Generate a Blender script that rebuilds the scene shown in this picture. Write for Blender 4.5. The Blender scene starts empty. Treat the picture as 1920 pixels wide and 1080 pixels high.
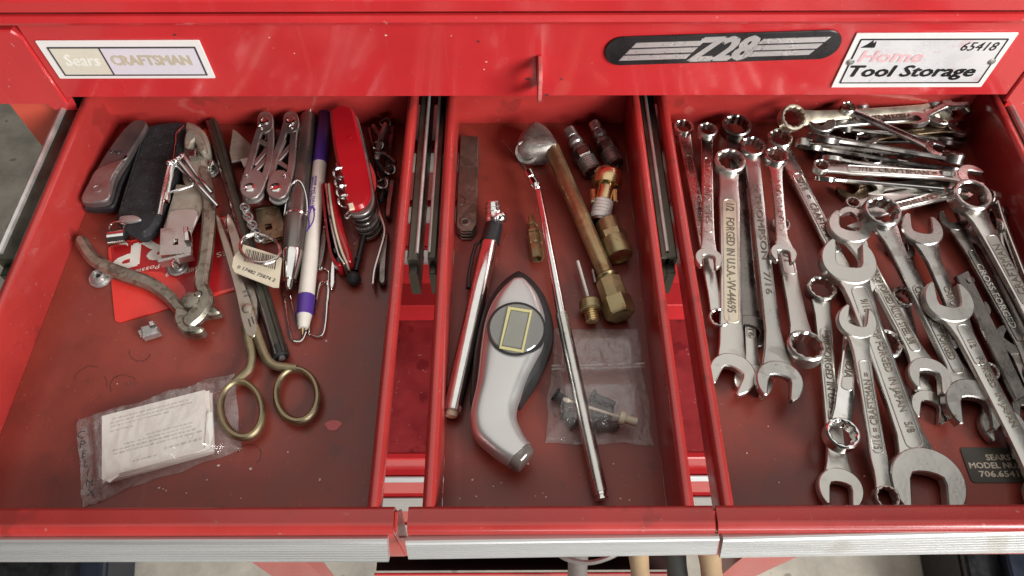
import bpy, math, random
from math import sin, cos, pi, radians, hypot, atan2
from mathutils import Vector, Matrix, noise
random.seed(7)
C = bpy.context.scene.collection
SC = bpy.context.scene

# ---------------------------------------------------------------- camera, world, lamps, exposure
H, FPX = .37, 1387.0                      # camera height above the drawer floors (m), focal length in photo pixels
TILT, YAW = radians(57.8), radians(.22)
cam = bpy.data.cameras.new('camera'); cam.lens = FPX / 1920 * 36; cam.sensor_width = 36
cam.clip_start, cam.clip_end = .01, 60
co = bpy.data.objects.new('camera', cam); C.objects.link(co)
co.location = (0, 0, H); co.rotation_euler = (pi/2 - TILT, 0, -YAW)
SC.camera = co
W = bpy.data.worlds.new('World'); SC.world = W; W.use_nodes = True
bg = W.node_tree.nodes['Background']; bg.inputs[0].default_value = (1.0, .95, .88, 1); bg.inputs[1].default_value = .045

def lamp(name, loc, aim, sx, sy, power, col):
    d = bpy.data.lights.new(name, 'AREA'); d.shape = 'RECTANGLE'; d.size, d.size_y = sx, sy; d.energy = power; d.color = col
    o = bpy.data.objects.new(name, d); C.objects.link(o); o.location = loc
    o.rotation_euler = (Vector(aim) - Vector(loc)).to_track_quat('-Z', 'Y').to_euler()
lamp('garage_door_daylight', (2.3, -1.6, 1.45), (0, .25, 0), 1.5, 1.3, 150, (1, .99, .97))
lamp('garage_door_daylight_front', (.9, -2.9, .80), (0, .3, .05), 2.0, .8, 42, (1, .99, .98))
lamp('ceiling_bounce', (.1, 1.0, 2.4), (0, .5, 0), 3.4, 3.0, 30, (1, .97, .92))
SC.view_settings.view_transform = 'Standard'; SC.view_settings.look = 'None'
SC.view_settings.exposure = 0; SC.view_settings.gamma = 1
SC.cycles.max_bounces = 8; SC.cycles.transparent_max_bounces = 16; SC.cycles.sample_clamp_indirect = 6
SC.cycles.caustics_reflective = False; SC.cycles.caustics_refractive = False

def at(px, py, z=None, y=None):
    """point of the place seen at a photo pixel: on the level z, or on the upright plane y"""
    u, v = (px - 960) / FPX, (py - 540) / FPX
    d = Vector((u, cos(TILT) - v*sin(TILT), -sin(TILT) - v*cos(TILT)))
    d = Vector((d.x*cos(YAW) + d.y*sin(YAW), -d.x*sin(YAW) + d.y*cos(YAW), d.z))
    t = (z - H) / d.z if y is None else y / d.y
    return Vector((0, 0, H)) + d*t
def scl(px, py, z):                      # photo pixels per metre there
    return 1 / (at(px + .5, py, z) - at(px - .5, py, z)).length

# ---------------------------------------------------------------- materials
def mat(name, col, rough=.5, metal=0, var=.12, vscale=40, spots=None, bump=0, bscale=600, coat=0, rvar=.12, stretch=(1, 1, 1), spec=.5):
    m = bpy.data.materials.new(name); m.use_nodes = True; nt = m.node_tree; N = nt.nodes; L = nt.links
    b = N['Principled BSDF']; b.inputs['Metallic'].default_value = metal
    b.inputs['Coat Weight'].default_value = coat; b.inputs['Coat Roughness'].default_value = .12; b.inputs['Specular IOR Level'].default_value = spec
    tc = N.new('ShaderNodeTexCoord'); mp = N.new('ShaderNodeMapping'); mp.inputs['Scale'].default_value = stretch
    L.new(tc.outputs['Object'], mp.inputs[0])
    n = N.new('ShaderNodeTexNoise'); n.inputs['Scale'].default_value = vscale; n.inputs['Detail'].default_value = 6; n.inputs['Roughness'].default_value = .65
    L.new(mp.outputs[0], n.inputs[0])
    cr = N.new('ShaderNodeValToRGB'); e = cr.color_ramp.elements
    e[0].position, e[1].position = .3, .72
    e[0].color = (*[max(0, c*(1 - var*1.5)) for c in col], 1); e[1].color = (*[min(1, c*(1 + var)) for c in col], 1)
    L.new(n.outputs[0], cr.inputs[0]); out = cr.outputs[0]
    for sp in (spots or []):
        sc, th, scol, amt = sp[:4]
        s = N.new('ShaderNodeTexNoise'); s.inputs['Scale'].default_value = sc; s.inputs['Detail'].default_value = 3
        if len(sp) > 4:
            m2 = N.new('ShaderNodeMapping'); m2.inputs['Scale'].default_value = sp[4]; m2.inputs['Rotation'].default_value = (0, 0, .5); L.new(tc.outputs['Object'], m2.inputs[0]); L.new(m2.outputs[0], s.inputs[0])
        else: L.new(tc.outputs['Object'], s.inputs[0])
        mr = N.new('ShaderNodeMapRange'); mr.inputs[1].default_value = th; mr.inputs[2].default_value = th + .05; mr.inputs[4].default_value = amt
        L.new(s.outputs[0], mr.inputs[0])
        mx = N.new('ShaderNodeMix'); mx.data_type = 'RGBA'; L.new(mr.outputs[0], mx.inputs['Factor'])
        L.new(out, mx.inputs['A']); mx.inputs['B'].default_value = (*scol, 1); out = mx.outputs['Result']
    L.new(out, b.inputs['Base Color'])
    rr = N.new('ShaderNodeMapRange'); rr.inputs[1].default_value = .3; rr.inputs[2].default_value = .7
    rr.inputs[3].default_value = max(.02, rough - rvar); rr.inputs[4].default_value = min(1, rough + rvar)
    L.new(n.outputs[0], rr.inputs[0]); L.new(rr.outputs[0], b.inputs['Roughness'])
    if bump:
        bn = N.new('ShaderNodeTexNoise'); bn.inputs['Scale'].default_value = bscale; bn.inputs['Detail'].default_value = 4; L.new(mp.outputs[0], bn.inputs[0])
        bp = N.new('ShaderNodeBump'); bp.inputs['Strength'].default_value = bump; bp.inputs['Distance'].default_value = .0006
        L.new(bn.outputs[0], bp.inputs['Height']); L.new(bp.outputs[0], b.inputs['Normal'])
    return m
def film(name, tint, haze, rough=.12):
    m = bpy.data.materials.new(name); m.use_nodes = True; nt = m.node_tree; N = nt.nodes; L = nt.links
    N.remove(N['Principled BSDF']); o = N['Material Output']
    t = N.new('ShaderNodeBsdfTransparent'); t.inputs[0].default_value = (*tint, 1)
    g = N.new('ShaderNodeBsdfGlossy'); g.inputs['Roughness'].default_value = rough
    d = N.new('ShaderNodeBsdfDiffuse'); d.inputs[0].default_value = (.88, .82, .79, 1)
    tc = N.new('ShaderNodeTexCoord'); n = N.new('ShaderNodeTexNoise'); n.inputs['Scale'].default_value = 130; n.inputs['Detail'].default_value = 5; n.inputs['Distortion'].default_value = 1.6
    L.new(tc.outputs['Object'], n.inputs[0])
    bp = N.new('ShaderNodeBump'); bp.inputs['Strength'].default_value = .8; bp.inputs['Distance'].default_value = .0016; L.new(n.outputs[0], bp.inputs['Height']); L.new(bp.outputs[0], g.inputs['Normal'])
    f = N.new('ShaderNodeLayerWeight'); f.inputs['Blend'].default_value = .5
    pw = N.new('ShaderNodeMath'); pw.operation = 'POWER'; pw.inputs[1].default_value = 3.5; L.new(f.outputs['Facing'], pw.inputs[0])
    ma = N.new('ShaderNodeMath'); ma.operation = 'MULTIPLY_ADD'; ma.inputs[1].default_value = .55; ma.inputs[2].default_value = .085; ma.use_clamp = True; L.new(pw.outputs[0], ma.inputs[0])
    a = N.new('ShaderNodeMixShader'); a.inputs[0].default_value = haze; L.new(t.outputs[0], a.inputs[1]); L.new(d.outputs[0], a.inputs[2])
    b = N.new('ShaderNodeMixShader'); L.new(ma.outputs[0], b.inputs[0]); L.new(a.outputs[0], b.inputs[1]); L.new(g.outputs[0], b.inputs[2])
    L.new(b.outputs[0], o.inputs[0]); return m

M = {}
dust = (.42, .2, .17)
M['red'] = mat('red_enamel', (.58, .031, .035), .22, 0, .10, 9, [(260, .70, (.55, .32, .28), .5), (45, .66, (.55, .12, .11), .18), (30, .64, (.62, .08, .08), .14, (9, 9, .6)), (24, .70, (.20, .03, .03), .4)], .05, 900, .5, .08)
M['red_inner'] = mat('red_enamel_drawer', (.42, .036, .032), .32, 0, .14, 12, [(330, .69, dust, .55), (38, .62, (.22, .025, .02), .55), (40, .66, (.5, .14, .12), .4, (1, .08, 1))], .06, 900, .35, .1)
M['red_floor'] = mat('worn_red_drawer_floor', (.255, .041, .026), .40, 0, .24, 14, [(60, .66, (.34, .09, .07), .3, (1, .07, 1)), (34, .62, (.13, .03, .022), .3), (420, .71, (.5, .3, .25), .35), (60, .67, (.10, .03, .025), .4), (13, .62, (.17, .032, .025), .4)], .10, 700, .12, .12)  # worn paint; base also dulled and warmed for the ceiling's reflected haze
M['red_dull'] = mat('dusty_red_cart_top', (.32, .032, .036), .36, 0, .3, 20, [(300, .68, (.55, .35, .34), .6), (50, .6, (.14, .01, .015), .6)], .05, 900, .2)
M['orange'] = mat('red_paint_lit_orange', (.62, .085, .05), .4, 0, .12, 15, [(200, .7, (.3, .1, .08), .4)], .05)  # left post: its warm lit, reflecting look is put into the colour
M['aluminium'] = mat('brushed_aluminium', (.64, .64, .63), .46, .75, .08, 60, [(30, .66, (.5, .47, .42), .5)], .12, 300, 0, .1, (.12, 3, 3))
M['rail'] = mat('greased_steel_rail', (.10, .096, .075), .45, .8, .25, 60, None, .1, 400)
M['tool_grey'] = mat('bead_blasted_tool_steel', (.36, .31, .29), .42, .9, .1, 60, None, .12, 900)
M['rail_edge'] = mat('bright_rail_edge', (.62, .61, .58), .4, .6, .15, 80)
M['inside_shade'] = mat('interior_shade_dark', (.035, .006, .006), .7)  # near-black colour stands in for shade inside chest, bin and plier slot
M['satin'] = mat('satin_nickel_steel', (.62, .60, .56), .34, 1, .08, 60, [(120, .66, (.40, .36, .30), .3)], .10, 500)
M['chrome'] = mat('polished_chrome', (.80, .79, .77), .14, 1, .08, 90, [(140, .68, (.45, .4, .34), .4)], .05, 400, 0, .06)
M['worn_chrome'] = mat('worn_chrome', (.64, .615, .58), .26, 1, .14, 70, [(120, .66, (.38, .33, .26), .5)], .05, 400)
M['dark_steel'] = mat('dark_steel', (.24, .22, .205), .3, 1, .25, 90, [(120, .62, (.12, .1, .08), .6)], .12, 500)
M['brown_steel'] = mat('brown_tarnished_steel', (.26, .19, .12), .42, 1, .3, 90, [(120, .6, (.13, .07, .04), .7)], .15, 400)
M['satin_cream'] = mat('worn_cream_nickel', (.74, .67, .53), .42, .9, .08, 90, [(120, .66, (.45, .38, .28), .5)], .06)
M['dull_plate'] = mat('dull_beige_steel', (.40, .36, .29), .42, .45, .2, 90, [(130, .6, (.22, .18, .13), .6)], .15)
M['worn_red'] = mat('worn_red_edge', (.62, .17, .16), .4, 0, .3, 200)
M['satin_grey'] = mat('greasy_grey_steel', (.48, .465, .44), .30, 1, .16, 60, [(90, .6, (.26, .23, .2), .5), (200, .68, (.22, .13, .08), .5)], .08, 400)
M['stamp'] = mat('stamped_letters', (.25, .21, .165), .45, .8, .2, 200)
M['stamp_bright'] = mat('raised_letters', (.82, .78, .72), .2, 1, .1, 200)
M['bronze'] = mat('dark_bronze_blade_cover', (.19, .155, .125), .42, .8, .25, 60, [(110, .6, (.07, .045, .035), .5)], .15, 400)
M['brass'] = mat('brass', (.44, .355, .19), .42, .85, .2, 90, [(110, .62, (.30, .15, .05), .6)], .08, 500)
M['brass_bright'] = mat('bright_brass', (.74, .57, .31), .30, 1, .15, 80, [(90, .64, (.6, .25, .1), .5)], .05)
M['old_brass'] = mat('worn_gilt_scissor_metal', (.36, .30, .185), .46, 1, .18, 90, [(100, .63, (.34, .28, .18), .7)], .1, 500)
M['blade'] = mat('scissor_blade_steel', (.46, .40, .33), .42, 1, .18, 100, [(140, .6, (.28, .2, .14), .6)], .1)
M['plier'] = mat('tarnished_plier_steel', (.37, .345, .28), .45, 1, .28, 120, [(160, .58, (.17, .13, .09), .7)], .35, 350)
M['zinc'] = mat('zinc_plated_steel', (.50, .49, .47), .34, .8, .18, 120, None, .08)
M['cast'] = mat('cast_zinc', (.36, .33, .30), .55, 1, .2, 120, None, .25, 500)
M['black'] = mat('black_plastic', (.016, .016, .018), .38, 0, .3, 60, None, .1, 900)
M['rubber'] = mat('black_rubber', (.018, .018, .018), .55, 0, .3, 60, None, .25, 900)
M['leather'] = mat('black_webbing', (.016, .016, .019), .75, 0, .5, 120, [(500, .62, (.07, .07, .075), .5)], .8, 1200)
M['tape'] = mat('white_thread_tape', (.78, .72, .68), .5, 0, .06, 100, None, .3, 600)
M['silver_plastic'] = mat('silver_painted_plastic', (.60, .59, .575), .36, .75, .02, 40, None, 0, 1500, .15, .03)
M['lens'] = mat('grey_lens', (.17, .17, .155), .12, 0, .06, 60, None, 0, 1, 1)
M['lcd'] = mat('grey_lcd', (.26, .26, .225), .25, 0, .06, 60)
M['yellow'] = mat('yellow_print', (.62, .57, .26), .3, 0, .06, 60)
M['clear_tip'] = mat('smoky_clear_plastic', (.13, .11, .10), .12, 0, .15, 90, None, 0, 1, 1)
M['pen_grey'] = mat('gunmetal_pen', (.20, .18, .165), .33, .85, .1, 60)
M['white'] = mat('white_plastic', (.78, .73, .65), .35, 0, .05, 60)
M['purple'] = mat('purple_plastic', (.085, .035, .26), .35, 0, .1, 60)
M['ink'] = mat('dark_print', (.06, .05, .055), .5, 0, .1, 100)
M['black_print'] = mat('black_print', (.012, .012, .012), .4, 0, .1, 100)
M['knife_red'] = mat('red_knife_scale', (.40, .008, .014), .2, 0, .06, 40, None, .03, 600, .6, .05)
M['knife_grey'] = mat('grey_knife_handle', (.17, .14, .135), .42, .7, .12, 60, None, .15, 900)
M['bolster'] = mat('knife_bolster', (.34, .30, .285), .36, .9, .1, 60, None, .1, 900)
M['card'] = mat('glossy_red_card', (.78, .045, .032), .28, 0, .04, 20, None, 0, 1, .4)
M['card_dark'] = mat('deep_red_card_print', (.43, .014, .016), .3, 0, .04, 20)
M['cream'] = mat('cream_plastic', (.72, .64, .48), .4, 0, .08, 80)
M['paper'] = mat('white_paper', (.87, .84, .78), .7, 0, .03, 40, None, .05, 300)
M['paper_print'] = mat('faint_grey_print', (.66, .63, .58), .7, 0, .15, 300)
M['plate_white'] = mat('white_nameplate', (.86, .83, .80), .25, 0, .02, 40, [(300, .72, (.55, .3, .28), .4)], 0, 1, .4)
M['plate_lilac'] = mat('pale_lilac_print', (.74, .70, .76), .25, 0, .02, 40, None, 0, 1, .4)
M['plate_cream'] = mat('faded_cream_print', (.73, .68, .56), .3, 0, .03, 60)
M['plate_tan'] = mat('faded_tan_print', (.56, .49, .37), .35, 0, .05, 60)
M['plate_ghost'] = mat('faded_white_print', (.88, .86, .78), .3, 0, .03, 60)
M['plate_pink'] = mat('faded_pink_print', (.84, .52, .54), .35, 0, .1, 120)
M['plate_grey'] = mat('silver_foil_plate', (.80, .79, .79), .3, .15, .06, 60, [(90, .62, (.75, .5, .52), .5)], 0, 1, .2)
M['badge_black'] = mat('black_badge', (.022, .021, .022), .32, 0, .2, 40, [(260, .7, (.2, .17, .17), .4)], .05)
M['badge_silver'] = mat('silver_badge_print', (.70, .67, .66), .32, .6, .06, 90)
M['label_dark'] = mat('dark_foil_label', (.062, .055, .045), .45, .2, .15, 60)
M['label_gold'] = mat('pale_gold_print', (.60, .52, .42), .35, .5, .1, 200)
M['film'] = film('clear_bag_film', (.985, .965, .96), .08, .07)
M['film_haze'] = film('hazy_bag_film', (.985, .955, .95), .10, .08)
M['wood'] = mat('hammer_handle_wood', (.44, .30, .17), .5, 0, .18, 30, None, .1, 200, 0, .1, (1, 1, .15))
M['concrete'] = mat('concrete_floor', (.55, .50, .42), .75, 0, .25, 9, [(18, .64, (.10, .08, .07), .6), (60, .68, (.45, .42, .4), .5)], .3, 120)
M['navy'] = mat('navy_plastic', (.02, .026, .042), .35, 0, .2, 20)
M['grey_pipe'] = mat('grey_pipe', (.22, .20, .19), .4, .3, .15, 30)
M['stain'] = mat('dark_grease_stain', (.11, .03, .024), .5, 0, .3, 120)
M['chip'] = mat('pale_paint_chip', (.75, .6, .55), .6, 0, .1, 100)
M['orange_plastic'] = mat('orange_plastic', (.65, .10, .03), .35, 0, .1, 50)

# ---------------------------------------------------------------- mesh helpers
WM = {}                                    # world matrix of every object built here
class MB:
    def __init__(s): s.v, s.f, s.mi, s.m = [], [], [], 0
    def add(s, vs, fs):
        k = len(s.v); s.v += [Vector(p) for p in vs]; s.f += [tuple(i + k for i in f) for f in fs]; s.mi += [s.m]*len(fs)
    def mark(s): return len(s.v)
    def xf(s, mtx, k=0):
        for i in range(k, len(s.v)): s.v[i] = mtx @ s.v[i]
        return s
    def loft(s, rings, cap=True, closed=False):
        n = len(rings[0]); vs = [p for r in rings for p in r]; fs = []
        R = len(rings)
        for i in range(R if closed else R - 1):
            j2 = (i + 1) % R
            for j in range(n):
                fs.append((i*n + j, i*n + (j+1) % n, j2*n + (j+1) % n, j2*n + j))
        if cap and not closed: fs += [tuple(range(n))[::-1], tuple(range((R-1)*n, R*n))]
        s.add(vs, fs); return s
    def prism(s, o, z0, z1, bev=0):
        o = [Vector((p[0], p[1])) for p in o]
        a = sum(o[i].x*o[(i+1) % len(o)].y - o[(i+1) % len(o)].x*o[i].y for i in range(len(o)))
        if a < 0: o = o[::-1]
        z = (lambda v: (lambda i: v[i])) if isinstance(z1, (list, tuple)) else (lambda v: (lambda i: v))
        if bev:
            q = inset(o, bev)
            s.loft([[(p.x, p.y, z0) for p in q], [(p.x, p.y, z0 + bev) for p in o], [(p.x, p.y, z1 - bev) for p in o], [(p.x, p.y, z1) for p in q]])
        else: s.loft([[(p.x, p.y, z0) for p in o], [(p.x, p.y, z1) for p in o]])
        return s
    def box(s, x0, x1, y0, y1, z0, z1, bev=0): return s.prism([(x0, y0), (x1, y0), (x1, y1), (x0, y1)], z0, z1, bev)
    def ring(s, o, i, z0, z1, b=0):
        o = [Vector((p[0], p[1])) for p in o]; i = [Vector((p[0], p[1])) for p in i]
        oo = inset(o, b) if b else o; ii = inset(i, -b) if b else i
        R = [[(p.x, p.y, z0) for p in oo], [(p.x, p.y, z0 + b) for p in o], [(p.x, p.y, z1 - b) for p in o], [(p.x, p.y, z1) for p in oo],
             [(p.x, p.y, z1) for p in ii], [(p.x, p.y, z1 - b) for p in i], [(p.x, p.y, z0 + b) for p in i], [(p.x, p.y, z0) for p in ii]]
        if not b: R = [R[0], R[2], R[4], R[6]]
        s.loft(R, closed=True); return s
    def tube(s, pts, r, n=8, closed=False, cap=True, sq=1.0, up=None):
        pts = [Vector(p) for p in pts]; m = len(pts); rs = r if isinstance(r, (list, tuple)) else [r]*m
        rings = []; ref = Vector(up) if up else None
        for i in range(m):
            a = pts[i-1] if (i or closed) else pts[0]; b = pts[(i+1) % m] if (i < m-1 or closed) else pts[-1]
            t = (b - a).normalized()
            if ref is None:
                ref = Vector((0, 0, 1)) if abs(t.z) < .9 else Vector((1, 0, 0))
            side = t.cross(ref).normalized(); u = side.cross(t).normalized()
            if up is None: ref = u
            rings.append([pts[i] + side*rs[i]*cos(2*pi*k/n) + u*rs[i]*sq*sin(2*pi*k/n) for k in range(n)])
        s.loft(rings, cap, closed); return s
    def lathe(s, A, B, prof, n=16, rot=0):
        """prof: (distance along A>B, radius)"""
        A, B = Vector(A), Vector(B); t = (B - A).normalized()
        x = t.cross(Vector((0, 0, 1))); x = x.normalized() if x.length > .01 else Vector((1, 0, 0)); y = t.cross(x)
        s.loft([[A + t*d + (x*cos(2*pi*k/n + rot) + y*sin(2*pi*k/n + rot))*max(r, 1e-5) for k in range(n)] for d, r in prof]); return s
    def ball(s, c, r, n=12): 
        c = Vector(c); s.lathe(c - Vector((0, 0, r)), c + Vector((0, 0, r)), [(r - r*cos(pi*i/8), r*sin(pi*i/8)) for i in range(9)], n); return s
    def dome(s, L, R, zb, hs, n=12, p=.62, lip=0):
        """ribs from left points L to right points R on level zb; heights hs; a shell with a flat underside"""
        rings = []
        for a, b, h in zip(L, R, hs):
            a, b = Vector((a[0], a[1], zb)), Vector((b[0], b[1], zb)); ring = []
            for k in range(n + 1):
                t = k/n; c = cos(pi*t); w = .5 - .5*(abs(c)**p)*(1 if c > 0 else -1)
                ring.append(a.lerp(b, w) + Vector((0, 0, lip + h*sin(pi*t)**p)))
            ring += [b.copy(), a.copy()]
            rings.append(ring)
        s.loft(rings); return s
def inset(o, d):
    n = len(o); q = []
    for i in range(n):
        a, b, c = o[i-1], o[i], o[(i+1) % n]
        e1 = (b - a); e2 = (c - b)
        if e1.length < 1e-9 or e2.length < 1e-9: q.append(b.copy()); continue
        n1 = Vector((-e1.y, e1.x)).normalized(); n2 = Vector((-e2.y, e2.x)).normalized()
        m = n1 + n2
        if m.length < .2: q.append(b + n1*d); continue
        m.normalize(); q.append(b + m*d/max(.45, m.dot(n1)))
    return q
def arc(cx, cy, r, a0, a1, n, ry=None):
    return [(cx + r*cos(radians(a0 + (a1-a0)*i/n)), cy + (ry or r)*sin(radians(a0 + (a1-a0)*i/n))) for i in range(n+1)]
def rrect(x0, x1, y0, y1, r, n=5):
    return arc(x1-r, y0+r, r, -90, 0, n) + arc(x1-r, y1-r, r, 0, 90, n) + arc(x0+r, y1-r, r, 90, 180, n) + arc(x0+r, y0+r, r, 180, 270, n)
def smooth(pts, k=5, closed=False):
    n = len(pts); out = []
    for i in range(n if closed else n-1):
        if closed: p = [pts[(i+j) % n] for j in (-1, 0, 1, 2)]
        else: p = [pts[max(0, i-1)], pts[i], pts[i+1], pts[min(n-1, i+2)]]
        for j in range(k):
            t = j/k
            out.append(tuple(.5*(2*b + (c-a)*t + (2*a-5*b+4*c-d)*t*t + (3*b-a-3*c+d)*t**3) for a, b, c, d in zip(*p)))
    if not closed: out.append(tuple(pts[-1]))
    return out
def strip(path, hw, rnd=True):
    """outline of a band along a pixel path with half widths hw"""
    n = len(path); L, R = [], []
    hw = hw if isinstance(hw, (list, tuple)) else [hw]*n
    for i in range(n):
        a, b = path[max(0, i-1)], path[min(n-1, i+1)]; d = hypot(b[0]-a[0], b[1]-a[1]) or 1
        nx, ny = -(b[1]-a[1])/d, (b[0]-a[0])/d
        L.append((path[i][0] + nx*hw[i], path[i][1] + ny*hw[i])); R.append((path[i][0] - nx*hw[i], path[i][1] - ny*hw[i]))
    def cap(p, q, w):                       # rounded end beyond p, away from q
        d = hypot(p[0]-q[0], p[1]-q[1]) or 1; tx, ty = (p[0]-q[0])/d, (p[1]-q[1])/d
        return [(p[0] + w*(tx*sin(pi*i/6) + (-ty)*cos(pi*i/6)), p[1] + w*(ty*sin(pi*i/6) + tx*cos(pi*i/6))) for i in range(1, 6)]
    o = L + (cap(path[-1], path[-2], hw[-1]) if rnd else []) + R[::-1] + (cap(path[0], path[1], hw[0]) if rnd else [])
    return o
def U(o, z): return [at(x, y, z) for x, y in o]

def link(name, mb, m, parent=None, local=False, ang=35):
    me = bpy.data.meshes.new(name); base = WM[parent] if parent else Matrix()
    vs = mb.v if local else [base.inverted() @ v for v in mb.v]
    me.from_pydata([tuple(v) for v in vs], [], mb.f)
    for mm in (m if isinstance(m, (list, tuple)) else [m]): me.materials.append(M[mm])
    for p, i in zip(me.polygons, mb.mi): p.material_index = i
    me.update(); me.shade_smooth(); me.set_sharp_from_angle(angle=radians(ang))
    import bmesh
    b = bmesh.new(); b.from_mesh(me); bmesh.ops.recalc_face_normals(b, faces=b.faces); b.to_mesh(me); b.free()
    o = bpy.data.objects.new(name, me); C.objects.link(o)
    if parent: o.parent = parent
    WM[o] = base.copy(); return o
def tag(o, label, cat, group=None):
    o['label'] = label; o['category'] = cat
    if group: o['group'] = group
    return o
def thing(name, label, cat, loc, group=None, mtx=None):
    o = bpy.data.objects.new(name, None); o.empty_display_size = .01; C.objects.link(o)
    mm = mtx or Matrix.Translation(Vector(loc)); o.matrix_world = mm; WM[o] = mm.copy()
    return tag(o, label, cat, group)
def text(s, mtx, m, parent, length=None, size=None, bold=0, shear=0, ext=.00012, name='lettering', res=2, squeeze=None):
    """words as thin raised letters, centred on the origin of mtx, running along its x"""
    cu = bpy.data.curves.new('t', 'FONT'); cu.body = s; cu.size = 1; cu.align_x = 'CENTER'; cu.align_y = 'CENTER'
    cu.resolution_u = res; cu.shear = shear
    to = bpy.data.objects.new('t', cu); C.objects.link(to); me = bpy.data.meshes.new_from_object(to)
    bpy.data.objects.remove(to); bpy.data.curves.remove(cu)
    xs = [v.co.x for v in me.vertices]; ys = [v.co.y for v in me.vertices]
    cx, cy = (max(xs)+min(xs))/2, (max(ys)+min(ys))/2
    k = (size/(max(ys)-min(ys))) if size else length/(max(xs)-min(xs)); kx = length/(max(xs)-min(xs)) if length else k
    mb = MB(); mb.add([mtx @ Vector(((v.co.x-cx)*kx, (v.co.y-cy)*k, 0)) for v in me.vertices], [tuple(p.vertices) for p in me.polygons])
    nv, nf = len(mb.v), list(mb.f); nz = (mtx.to_3x3() @ Vector((0, 0, 1))).normalized()*ext
    cnt = {}
    for f in nf:
        for i in range(len(f)): cnt[(f[i], f[(i+1) % len(f)])] = 1
    low = [v.copy() for v in mb.v]; mb.v = [v + nz for v in mb.v]; mb.v += low
    for (a, b) in list(cnt):
        if (b, a) not in cnt: mb.f.append((a, a+nv, b+nv, b)); mb.mi.append(0)
    if bold:                                  # heavier strokes: the same letters laid again a hair beside and above themselves
        ax, ay = (mtx.to_3x3() @ Vector((1, 0, 0))).normalized(), (mtx.to_3x3() @ Vector((0, 1, 0))).normalized()
        base_v, base_f = list(mb.v), list(mb.f); e = bold*k
        for i, (dx, dy) in enumerate(((-1, 0), (1, 0), (0, .7), (0, -.7))):
            mb.add([v + ax*dx*e + ay*dy*e + nz.normalized()*.000006*(i + 1) for v in base_v], base_f)
    bpy.data.meshes.remove(me)
    return link(name, mb, m, parent)
def plane_mtx(o, x, y):                       # matrix with origin o, x axis x, y axis near y
    o, x, y = Vector(o), Vector(x).normalized(), Vector(y); z = x.cross(y).normalized(); y = z.cross(x)
    m = Matrix((x, y, z)).transposed().to_4x4(); m.translation = o; return m
def pxtext(s, p0, p1, z, m, parent, size=None, flip=False, **k):
    """words lying level at height z whose baseline middle runs from pixel p0 to p1"""
    a, b = at(*p0, z), at(*p1, z); x = b - a; y = Vector((-x.y, x.x, 0))
    return text(s, plane_mtx((a+b)/2, x, y), m, parent, length=x.length, size=size, **k)

# ---------------------------------------------------------------- the place: floor of the garage
FZ = -1.12
mb = MB(); mb.add([(-6, -4, FZ), (6, -4, FZ), (6, 8, FZ), (-6, 8, FZ)], [(0, 1, 2, 3)])
fl = link('garage_floor', mb, 'concrete'); fl['kind'] = 'structure'

# ---------------------------------------------------------------- the tool chest
HR = .034                                  # height of the drawer rims
YF = .345                                  # front plane of the chest
chest = thing('tool_chest', 'red steel tool chest with three shallow drawers pulled open full of hand tools', 'tool chest', (0, YF, -.23))
ZT, ZB = .1012, .0446                      # fascia top and bottom
XL, XR, XCL, XCR = -.3255, .366, -.2755, .3085
mb = MB(); mb.box(XCL + .0006, XCR - .0006, YF, YF + .012, ZB, ZT, .0012)
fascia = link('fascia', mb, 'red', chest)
for x0, x1 in ((XL, XCL), (XCR, XR)):
    s = 1 if x0 < 0 else -1
    o = [(x0, ZB - .004), (x1, ZB - .004), (x1, ZT - .010), (x1 - .004, ZT - .005), (x0, ZT - .0045)] if s > 0 else [(x1, ZB - .004), (x1, ZT - .0045), (x0 + .004, ZT - .005), (x0, ZT - .010), (x0, ZB - .004)]
    mb = MB(); mb.prism(o, 0, .012, .001); mb.xf(Matrix.Translation((0, YF + .0105, 0)) @ Matrix.Rotation(pi/2, 4, 'X'))
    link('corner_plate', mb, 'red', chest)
# lid: a rolled lip over the fascia and the face above it
mb = MB(); mb.box(XL - .004, XR + .004, YF - .004, YF + .25, ZT + .0062, ZT + .0185, .003)
mb.tube([(XL - .004, YF - .0035, ZT + .0040), (XR + .004, YF - .0035, ZT + .0040)], .0030, 10)
mb.box(XL, XR, YF + .001, YF + .012, ZT + .0004, ZT + .0062)
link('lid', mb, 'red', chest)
mb = MB()                                   # case: sides, back, interior floor between the levels
mb.box(XL, XL + .0015, YF + .02, YF + .25, -.2, ZT - .006); mb.box(XR - .0015, XR, YF + .02, YF + .25, -.2, ZT - .006)
mb.box(XL + .0015, XR - .0015, YF + .248, YF + .25, -.2, ZT - .006)
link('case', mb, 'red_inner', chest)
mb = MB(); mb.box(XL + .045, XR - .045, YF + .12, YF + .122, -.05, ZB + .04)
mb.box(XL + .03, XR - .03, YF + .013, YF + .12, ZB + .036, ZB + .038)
link('recess_shade', mb, 'inside_shade', chest)  # dark sheets put in for the shade behind the drawer opening
for x0, x1, m in ((XL, XL + .034, 'orange'), (XR - .034, XR, 'red')):
    mb = MB(); mb.box(x0, x1, YF + .014, YF + .03, -.2, ZB - .0006, .001); link('corner_post', mb, m, chest)
    xi = x1 if x0 < 0 else x0; sg = 1 if x0 < 0 else -1
    o = [(xi - sg*.012, ZB - .001), (xi + sg*.014, ZB - .001), (xi + sg*.012, ZB - .018), (xi + sg*.003, ZB - .022), (xi - sg*.003, ZB - .018)]
    mb = MB(); mb.prism(o, 0, .0016, .0004); mb.xf(Matrix.Translation((0, YF + .010, 0)) @ Matrix.Rotation(pi/2, 4, 'X')); link('bent_tab', mb, 'red', chest)
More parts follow.
